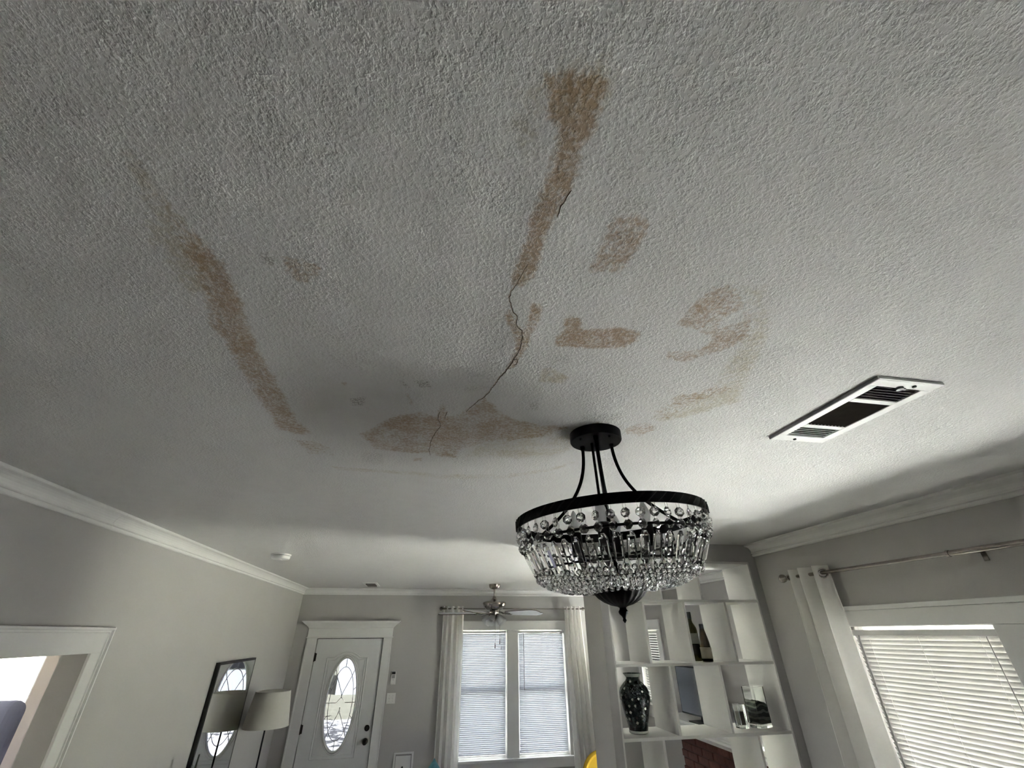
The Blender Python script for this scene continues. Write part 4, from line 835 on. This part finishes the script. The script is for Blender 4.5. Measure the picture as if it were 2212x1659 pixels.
# ================================================================== left wall: mirror, lamp, plant
mr = empty('wall_mirror', (XL, 5.265, 1.2)); tag(mr, 'tall black-framed mirror reflecting the oval door glass', 'mirror')
MRX = XL+.036
for n_, b in (('frame_rail', (XL+.003, MRX, 4.790, 4.812, .50, 1.873)), ('frame_rail', (XL+.003, MRX, 5.722, 5.744, .50, 1.873)), ('frame_rail', (XL+.003, MRX, 4.812, 5.722, 1.853, 1.873)), ('frame_rail', (XL+.003, MRX, 4.812, 5.722, .50, .522))):
    rel(MB().box(*b).build(n_, 'black_frame', bevel=.0015), mr)
dm = math.tan(math.radians(-0.9)); xa, xb = XL+.028+dm*.455, XL+.028-dm*.455
rel(MB().add([(xa, 4.812, .522), (xb, 5.722, .522), (xb, 5.722, 1.853), (xa, 4.812, 1.853), (XL+.004, 4.812, .522), (XL+.004, 5.722, .522), (XL+.004, 5.722, 1.853), (XL+.004, 4.812, 1.853)], [(0, 1, 2, 3), (4, 7, 6, 5), (0, 4, 5, 1), (1, 5, 6, 2), (2, 6, 7, 3), (3, 7, 4, 0)]).build('glass', 'mirror'), mr)
lp = empty('floor_lamp', (-1.472, 5.90, 0)); tag(lp, 'floor lamp with off-white drum shade beside the mirror', 'floor lamp')
rel(MB().lathe([(.14, 0), (.14, .012), (.13, .020), (.02, .026)], lp.location, 40).build('base', 'black', smooth=True), lp)
rel(MB().tube([(-1.472, 5.90, .02), (-1.472, 5.90, 1.50)], .008, 12).build('pole', 'black', smooth=True), lp)
rel(MB().lathe([(.216, 1.268), (.170, 1.565), (.168, 1.565), (.214, 1.268)], lp.location, 48, capb=False, capt=False).build('shade', 'shade', smooth=True), lp)
for r_, z_ in ((.169, 1.564), (.215, 1.269)):
    rel(MB().tube([(-1.472+r_*math.cos(2*PI*i/48), 5.90+r_*math.sin(2*PI*i/48), z_) for i in range(48)], .003, 6, closed=True).build('shade_rim', 'shade', smooth=True), lp)
rel(MB().tube([(-1.472-.163, 5.90, 1.54), (-1.472+.163, 5.90, 1.54)], .002, 6).lathe([(.016, 1.42), (.016, 1.50)], lp.location, 16).build('harp', 'nickel', smooth=True), lp)
pl = empty('tall_plant', (-1.53, 4.44, 0)); tag(pl, 'dark green plant tip in front of the mirror', 'plant')
rel(MB().lathe([(.11, 0), (.13, .02), (.15, .55), (.14, .56), (.13, .52)], pl.location, 28, capt=False).build('planter', 'black_frame', smooth=True), pl)
rel(MB().lathe([(.13, .50), (.001, .51)], pl.location, 24, capb=False).build('soil', 'wood_dark'), pl)
for k in range(9):
    a = k*2.4; r = .015+.009*k; x, y = -1.555+r*.7*math.cos(a), 4.48+r*math.sin(a); h = 1.30-.05*k if k else 1.315
    tx, ty = -math.sin(a), math.cos(a); lean = .004+.003*k; V = []; L_ = 9
    for i in range(L_):
        t = i/(L_-1); w = .034*(1-.35*t)*(1 if t < .9 else .55); z = .5+(h-.5)*t; ox, oy = x+math.cos(a)*lean*t*t*2, y+math.sin(a)*lean*t*t*2
        for s_, d in ((-1, 0), (0, .006), (1, 0), (0, -.002)): V.append((ox+tx*w*s_+math.cos(a)*d, oy+ty*w*s_+math.sin(a)*d, z))
    fs = [(i*4+j, i*4+(j+1) % 4, (i+1)*4+(j+1) % 4, (i+1)*4+j) for i in range(L_-1) for j in range(4)]+[(3, 2, 1, 0), tuple((L_-1)*4+j for j in range(4))]
    rel(MB().add(V, fs).build('leaf', 'darkgreen', smooth=True), pl)

# ================================================================== small things on the far wall
rm = empty('remote_control', (-.308, YF-.014, 1.556)); tag(rm, 'white fan remote in a wall cradle right of the front door', 'remote control')
rel(MB().box(-.343, -.273, YF-.012, YF, 1.478, 1.575).build('cradle', 'vinyl', bevel=.004), rm)
rel(MB().box(-.340, -.276, YF-.030, YF-.010, 1.482, 1.634).build('body', 'vinyl', bevel=.006), rm)
rel(MB().box(-.331, -.285, YF-.0315, YF-.0295, 1.598, 1.624).build('display', 'dark'), rm)
rel(MB().box(-.328, -.288, YF-.0315, YF-.0295, 1.552, 1.590).build('keypad', 'grey_plastic', bevel=.002), rm)
rel(MB().lathe([(.004, 0), (.004, .0015)], (-.308, YF-.030, 1.535), 12, R=RY).build('button', 'dark'), rm)
sw = empty('light_switch', (-.310, YF, 1.326)); tag(sw, 'white double light switch plate below the remote', 'light switch')
rel(MB().box(-.368, -.252, YF-.007, YF, 1.266, 1.386).build('plate', 'vinyl', bevel=.003), sw)
for x in (-.333, -.287):
    rel(MB().obox((x, YF-.010, 1.328), .010, .012, .024, Matrix.Rotation(math.radians(22), 3, 'X')).build('toggle', 'vinyl', bevel=.001), sw)
    for z in (1.296, 1.356): rel(MB().lathe([(.003, 0), (.003, .001)], (x, YF-.007, z), 8, R=RY).build('screw', 'grey_plastic'), sw)
wb = empty('wall_box', (-.07, YF, .52)); tag(wb, 'small white wall access box with black knob left of the curtain', 'wall box')
rel(MB().box(-.196, .056, YF-.018, YF, .738, .758).box(-.196, .056, YF-.018, YF, .50, .52).box(-.196, -.172, YF-.018, YF, .52, .738).box(.032, .056, YF-.018, YF, .52, .738).build('frame', 'trim', bevel=.003), wb)
rel(MB().box(-.172, .032, YF-.008, YF, .52, .738).build('backing', 'grey_plastic'), wb)
rel(MB().box(-.166, .024, YF-.014, YF-.006, .525, .722).build('flap_door', 'trim', bevel=.002), wb)
rel(MB().lathe([(.004, 0), (.004, .010), (.011, .014), (.012, .022), (.002, .026)], (-.075, YF-.014, .612), 16, R=RY).build('knob', 'dark', smooth=True), wb)

# ================================================================== living room: fireplace, television, seats
fp = empty('fireplace', (3.2, 5.1, 0)); tag(fp, 'dark red brick fireplace with white mantel behind the cubby shelves', 'fireplace')
rel(MB().box(3.185, LX-.001, 4.35, 6.05, 0, 1.05).build('mortar_core', 'mortar'), fp)
b0 = None; rb = random.Random(9)
for r_ in range(14):
    y = 4.35-(.105 if r_ % 2 else 0)
    while y < 6.03:
        ya, yb = max(y, 4.35), min(y+.2, 6.05); z0 = .004+r_*.0745
        if yb-ya > .03:
            if b0 is None:
                b0 = MB().box(-.014, .012, -.1, .1, 0, .064).build('brick', 'brick', fp, bevel=.004, seg=1); o = b0
            else: o = inst(b0, fp)
            o.location = Vector((3.183+rb.uniform(-.003, .003), (ya+yb)/2, z0))-Vector(fp.location); o.scale = (1, (yb-ya)/.2*.995, 1)
        y += .210
MP = [(0, 1.215), (.30, 1.215), (.30, 1.190), (.288, 1.184), (.276, 1.165), (.262, 1.152), (.262, 1.140), (.286, 1.134), (.286, 1.115), (.262, 1.098), (.235, 1.086), (.215, 1.078), (.205, 1.062), (.185, 1.052), (.125, 1.048), (0, 1.048)]
rel(MB().extrude(MP, lambda a, b, t: (LX-a, t, b), 4.28, 6.12).build('mantel_shelf', 'trim'), fp)
tv = empty('television', (3.13, 5.36, 1.215)); tag(tv, 'flat black television on the mantel reflecting the blinds', 'television')
tvr = Matrix.Rotation(math.radians(5), 4, 'Z')
for n_, mb, m_, bv in (('bezel', MB().box(-.018, .018, -.37, .37, .055, .515), 'dark', .004), ('screen', MB().box(-.0195, -.0175, -.357, .357, .069, .502), 'screen', 0), ('stand', MB().box(-.09, .09, -.16, .16, 0, .012).box(-.012, .012, -.04, .04, .012, .060), 'dark', .003)):
    o = mb.build(n_, m_, bevel=bv); o.parent = tv; o.matrix_local = tvr
cbx = MB().box(3.02, 3.11, 4.90, 5.14, 1.217, 1.250).build('cable_box', 'dark', bevel=.004); tag(cbx, 'flat black box lying on the white mantel', 'cable box')

yc = empty('accent_chair', (1.78, 5.0, 0)); tag(yc, 'mustard yellow round-backed chair left of the partition post', 'chair')
CXc, CZc, CR = 1.78, .93, .19
mb = MB(); V = []; fs = []; na, nb = 33, 9
for j in range(na):
    a = -.35+(PI+.7)*j/(na-1)
    for i in range(nb):
        t = 2*PI*i/nb; rad = CR-.022+.022*math.cos(t); V.append((CXc-rad*math.cos(a), 5.0+.03*math.sin(t), CZc+rad*math.sin(a)))
for j in range(na-1):
    for i in range(nb): fs.append((j*nb+i, j*nb+(i+1) % nb, (j+1)*nb+(i+1) % nb, (j+1)*nb+i))
fs += [tuple(range(nb)), tuple((na-1)*nb+i for i in range(nb-1, -1, -1))]
rel(mb.add(V, fs).build('back_roll', 'yellow', smooth=True), yc)
rel(MB().lathe([(.17, -.02), (.12, -.030), (.02, -.034), (.001, -.034)], (CXc, 5.0, CZc), 32, R=RY, capb=False).lathe([(.17, .02), (.12, .030), (.02, .034), (.001, .034)], (CXc, 5.0, CZc), 32, R=RY, capb=False).build('back_pad', 'yellow', smooth=True), yc)
rel(MB().tube([(CXc-.10, 5.0, CZc-.13), (CXc-.12, 5.06, .45)], .016, 10).build('back_post', 'wood_dark', smooth=True), yc)
rel(MB().tube([(CXc+.10, 5.0, CZc-.13), (CXc+.12, 5.06, .45)], .016, 10).build('back_post', 'wood_dark', smooth=True), yc)
rel(MB().lathe([(.18, .40), (.215, .42), (.22, .45), (.20, .475), (.10, .485), (.001, .487)], (CXc, 5.22, 0), 32).build('seat', 'yellow', smooth=True), yc)
for x in (-.13, .13):
    for y in (5.08, 5.36): rel(MB().lathe([(.012, 0), (.018, .41)], (CXc+x, y, 0), 12).build('leg', 'wood_dark', smooth=True), yc)
def pillow(name, c, s, R, m_, label):
    V = []; nn = 11
    for sg in (1, -1):
        for j in range(nn):
            for i in range(nn):
                u, v = -1+2*i/(nn-1), -1+2*j/(nn-1); th = .28*s*max(0, (1-u**4)*(1-v**4))**.6; pin = 1-.10*(1-abs(u))*(abs(v)**2)
                V.append(Vector(c)+R @ Vector((u*s*(1-.09*(1-v*v)*abs(u)), sg*th, v*s*(1-.09*(1-u*u)*abs(v)))))
    q = nn*nn; fs = [(k+nn*l+a*q, k+1+nn*l+a*q, k+1+nn*(l+1)+a*q, k+nn*(l+1)+a*q) for a in (0, 1) for k in range(nn-1) for l in range(nn-1)]
    o = MB().add(V, fs).build(name, m_, smooth=True); weld(o, 1e-4); o.data.polygons.foreach_set('use_smooth', [True]*len(o.data.polygons)); return tag(o, label, 'cushion')
pillow('cushion', (1.83, 5.13, .70), .17, Matrix.Rotation(.1, 3, 'Z'), 'pink', 'blush cushion on the mustard chair')
sf = empty('sofa', (.35, 6.15, 0)); tag(sf, 'grey sofa below the far double window', 'sofa')
for n_, b in (('seat', (-.05, 1.75, 5.75, 6.45, .18, .44)), ('backrest', (-.05, 1.75, 5.62, 5.80, .18, .76)), ('armrest', (-.22, -.05, 5.62, 6.5, .12, .60)), ('armrest', (1.75, 1.92, 5.62, 6.5, .12, .60))):
    rel(MB().box(*b).build(n_, 'bluegrey', bevel=.05, seg=3), sf)
for x in (-.15, 1.85):
    for y in (5.70, 6.42): rel(MB().lathe([(.018, 0), (.024, .13)], (x, y, 0), 12).build('foot', 'wood_dark'), sf)
pillow('cushion', (.262, 5.92, .706), .170, Matrix.Rotation(math.radians(6), 3, 'Z') @ Matrix.Rotation(math.radians(-44), 3, 'Y'), 'teal', 'teal cushion corner left of the far curtain')
# chair in the adjoining room
bc = empty('wing_chair', (-2.80, 4.02, 0)); tag(bc, 'tall blue-grey padded chair beyond the left doorway', 'chair')
rel(MB().box(-2.98, -2.50, 3.92, 4.06, .40, 1.72).build('backrest', 'bluegrey', bevel=.065, seg=5), bc)
rel(MB().box(-3.00, -2.50, 3.45, 4.0, .30, .48).build('seat', 'bluegrey', bevel=.05, seg=3), bc)
for x in (-2.96, -2.54):
    for y in (3.5, 4.0): rel(MB().lathe([(.016, 0), (.022, .31)], (x, y, 0), 12).build('leg', 'wood_dark'), bc)

# ================================================================== outdoors
tag(MB().box(-60, 60, 7.46, 90, -.62, -.60).box(-60, -5.3, -60, 7.46, -.62, -.60).box(-5.3, 3.6, -60, -2.35, -.62, -.60).box(3.6, 60, -60, 7.46, -.62, -.60).build('ground', 'grass'), 'lawn outside the windows', 'lawn', kind='structure')
tag(MB().box(-3, 4.5, 7.46, 10.0, -.60, -.12).build('porch_floor', 'concrete', bevel=.02), 'concrete porch outside the far windows', 'porch', kind='structure')
tag(MB().box(3.6, 8.5, -3, 7.4, -.60, -.56).box(2.66, 3.6, -3, 3.1, -.60, .004).box(-14, 14, 14, 20, -.60, -.56).box(-5, 4, -9, -2.4, -.60, -.56).build('driveway', 'concrete'), 'pale concrete driveway, with an added strip bouncing light into the right windows', 'driveway', kind='structure')  # raised strip along the right wall is an added light reflector
for x, lab in ((1.02, 'white porch post behind the left far window'), (2.78, 'white porch post behind the right far window')):
    p = empty('porch_post', (x, 9.7, -.12)); tag(p, lab, 'post', 'porch posts')
    rel(MB().box(x-.07, x+.07, 9.63, 9.77, -.12, 2.6).build('shaft', 'trim', bevel=.01), p); rel(MB().box(x-.10, x+.10, 9.60, 9.80, -.12, .02).build('plinth', 'trim', bevel=.01), p)
nh = empty('neighbour_house', (3, 30, -.6)); tag(nh, 'pale neighbouring house across the street', 'house')
rel(MB().box(-4, 10, 28, 38, -.6, 3.0).build('walls', 'siding'), nh)
rel(MB().add([(-4.5, 27.5, 3.0), (10.5, 27.5, 3.0), (10.5, 38.5, 3.0), (-4.5, 38.5, 3.0), (-1, 33, 5.6), (7, 33, 5.6)], [(0, 1, 5, 4), (2, 3, 4, 5), (1, 2, 5), (3, 0, 4), (0, 3, 2, 1)]).build('roof', 'roof'), nh)
for x in (-2, 1.5, 6.5): rel(MB().box(x-.5, x+.5, 27.96, 28.02, .6, 2.1).build('window', 'dark'), nh)
def tree(x, y, h, r, lab):
    t = empty('tree', (x, y, -.6)); tag(t, lab, 'tree', 'trees outside')
    rel(MB().tube([(x, y, -.6), (x+.05, y, h*.35), (x, y+.1, h*.6)], [.18, .13, .07], 10).build('trunk', 'bark', smooth=True), t)
    rt = random.Random(int(x*10)); mb = MB()
    for k in range(420):
        u, v, w = rt.gauss(0, .42), rt.gauss(0, .42), rt.gauss(0, .38); c = Vector((x+u*r, y+v*r, h*.72+w*r)); s_ = rt.uniform(.08, .20)*r*.5
        R3 = Matrix.Rotation(rt.uniform(0, 6.3), 3, 'Z') @ Matrix.Rotation(rt.uniform(0, 3), 3, 'X')
        mb.add([c+R3 @ Vector(p) for p in ((-s_, 0, 0), (0, -s_*.6, .1*s_), (s_, 0, 0), (0, s_*.6, .1*s_))], [(0, 1, 2, 3)])
    tag(rel(mb.build('crown', 'leaf'), t), kind='stuff')
tree(-.6, 15.0, 5.0, 2.4, 'leafy tree beyond the left far window'); tree(4.6, 17.0, 5.4, 2.6, 'leafy tree beyond the right far window'); tree(8.0, 5.5, 5.0, 2.4, 'leafy tree outside the living room window')
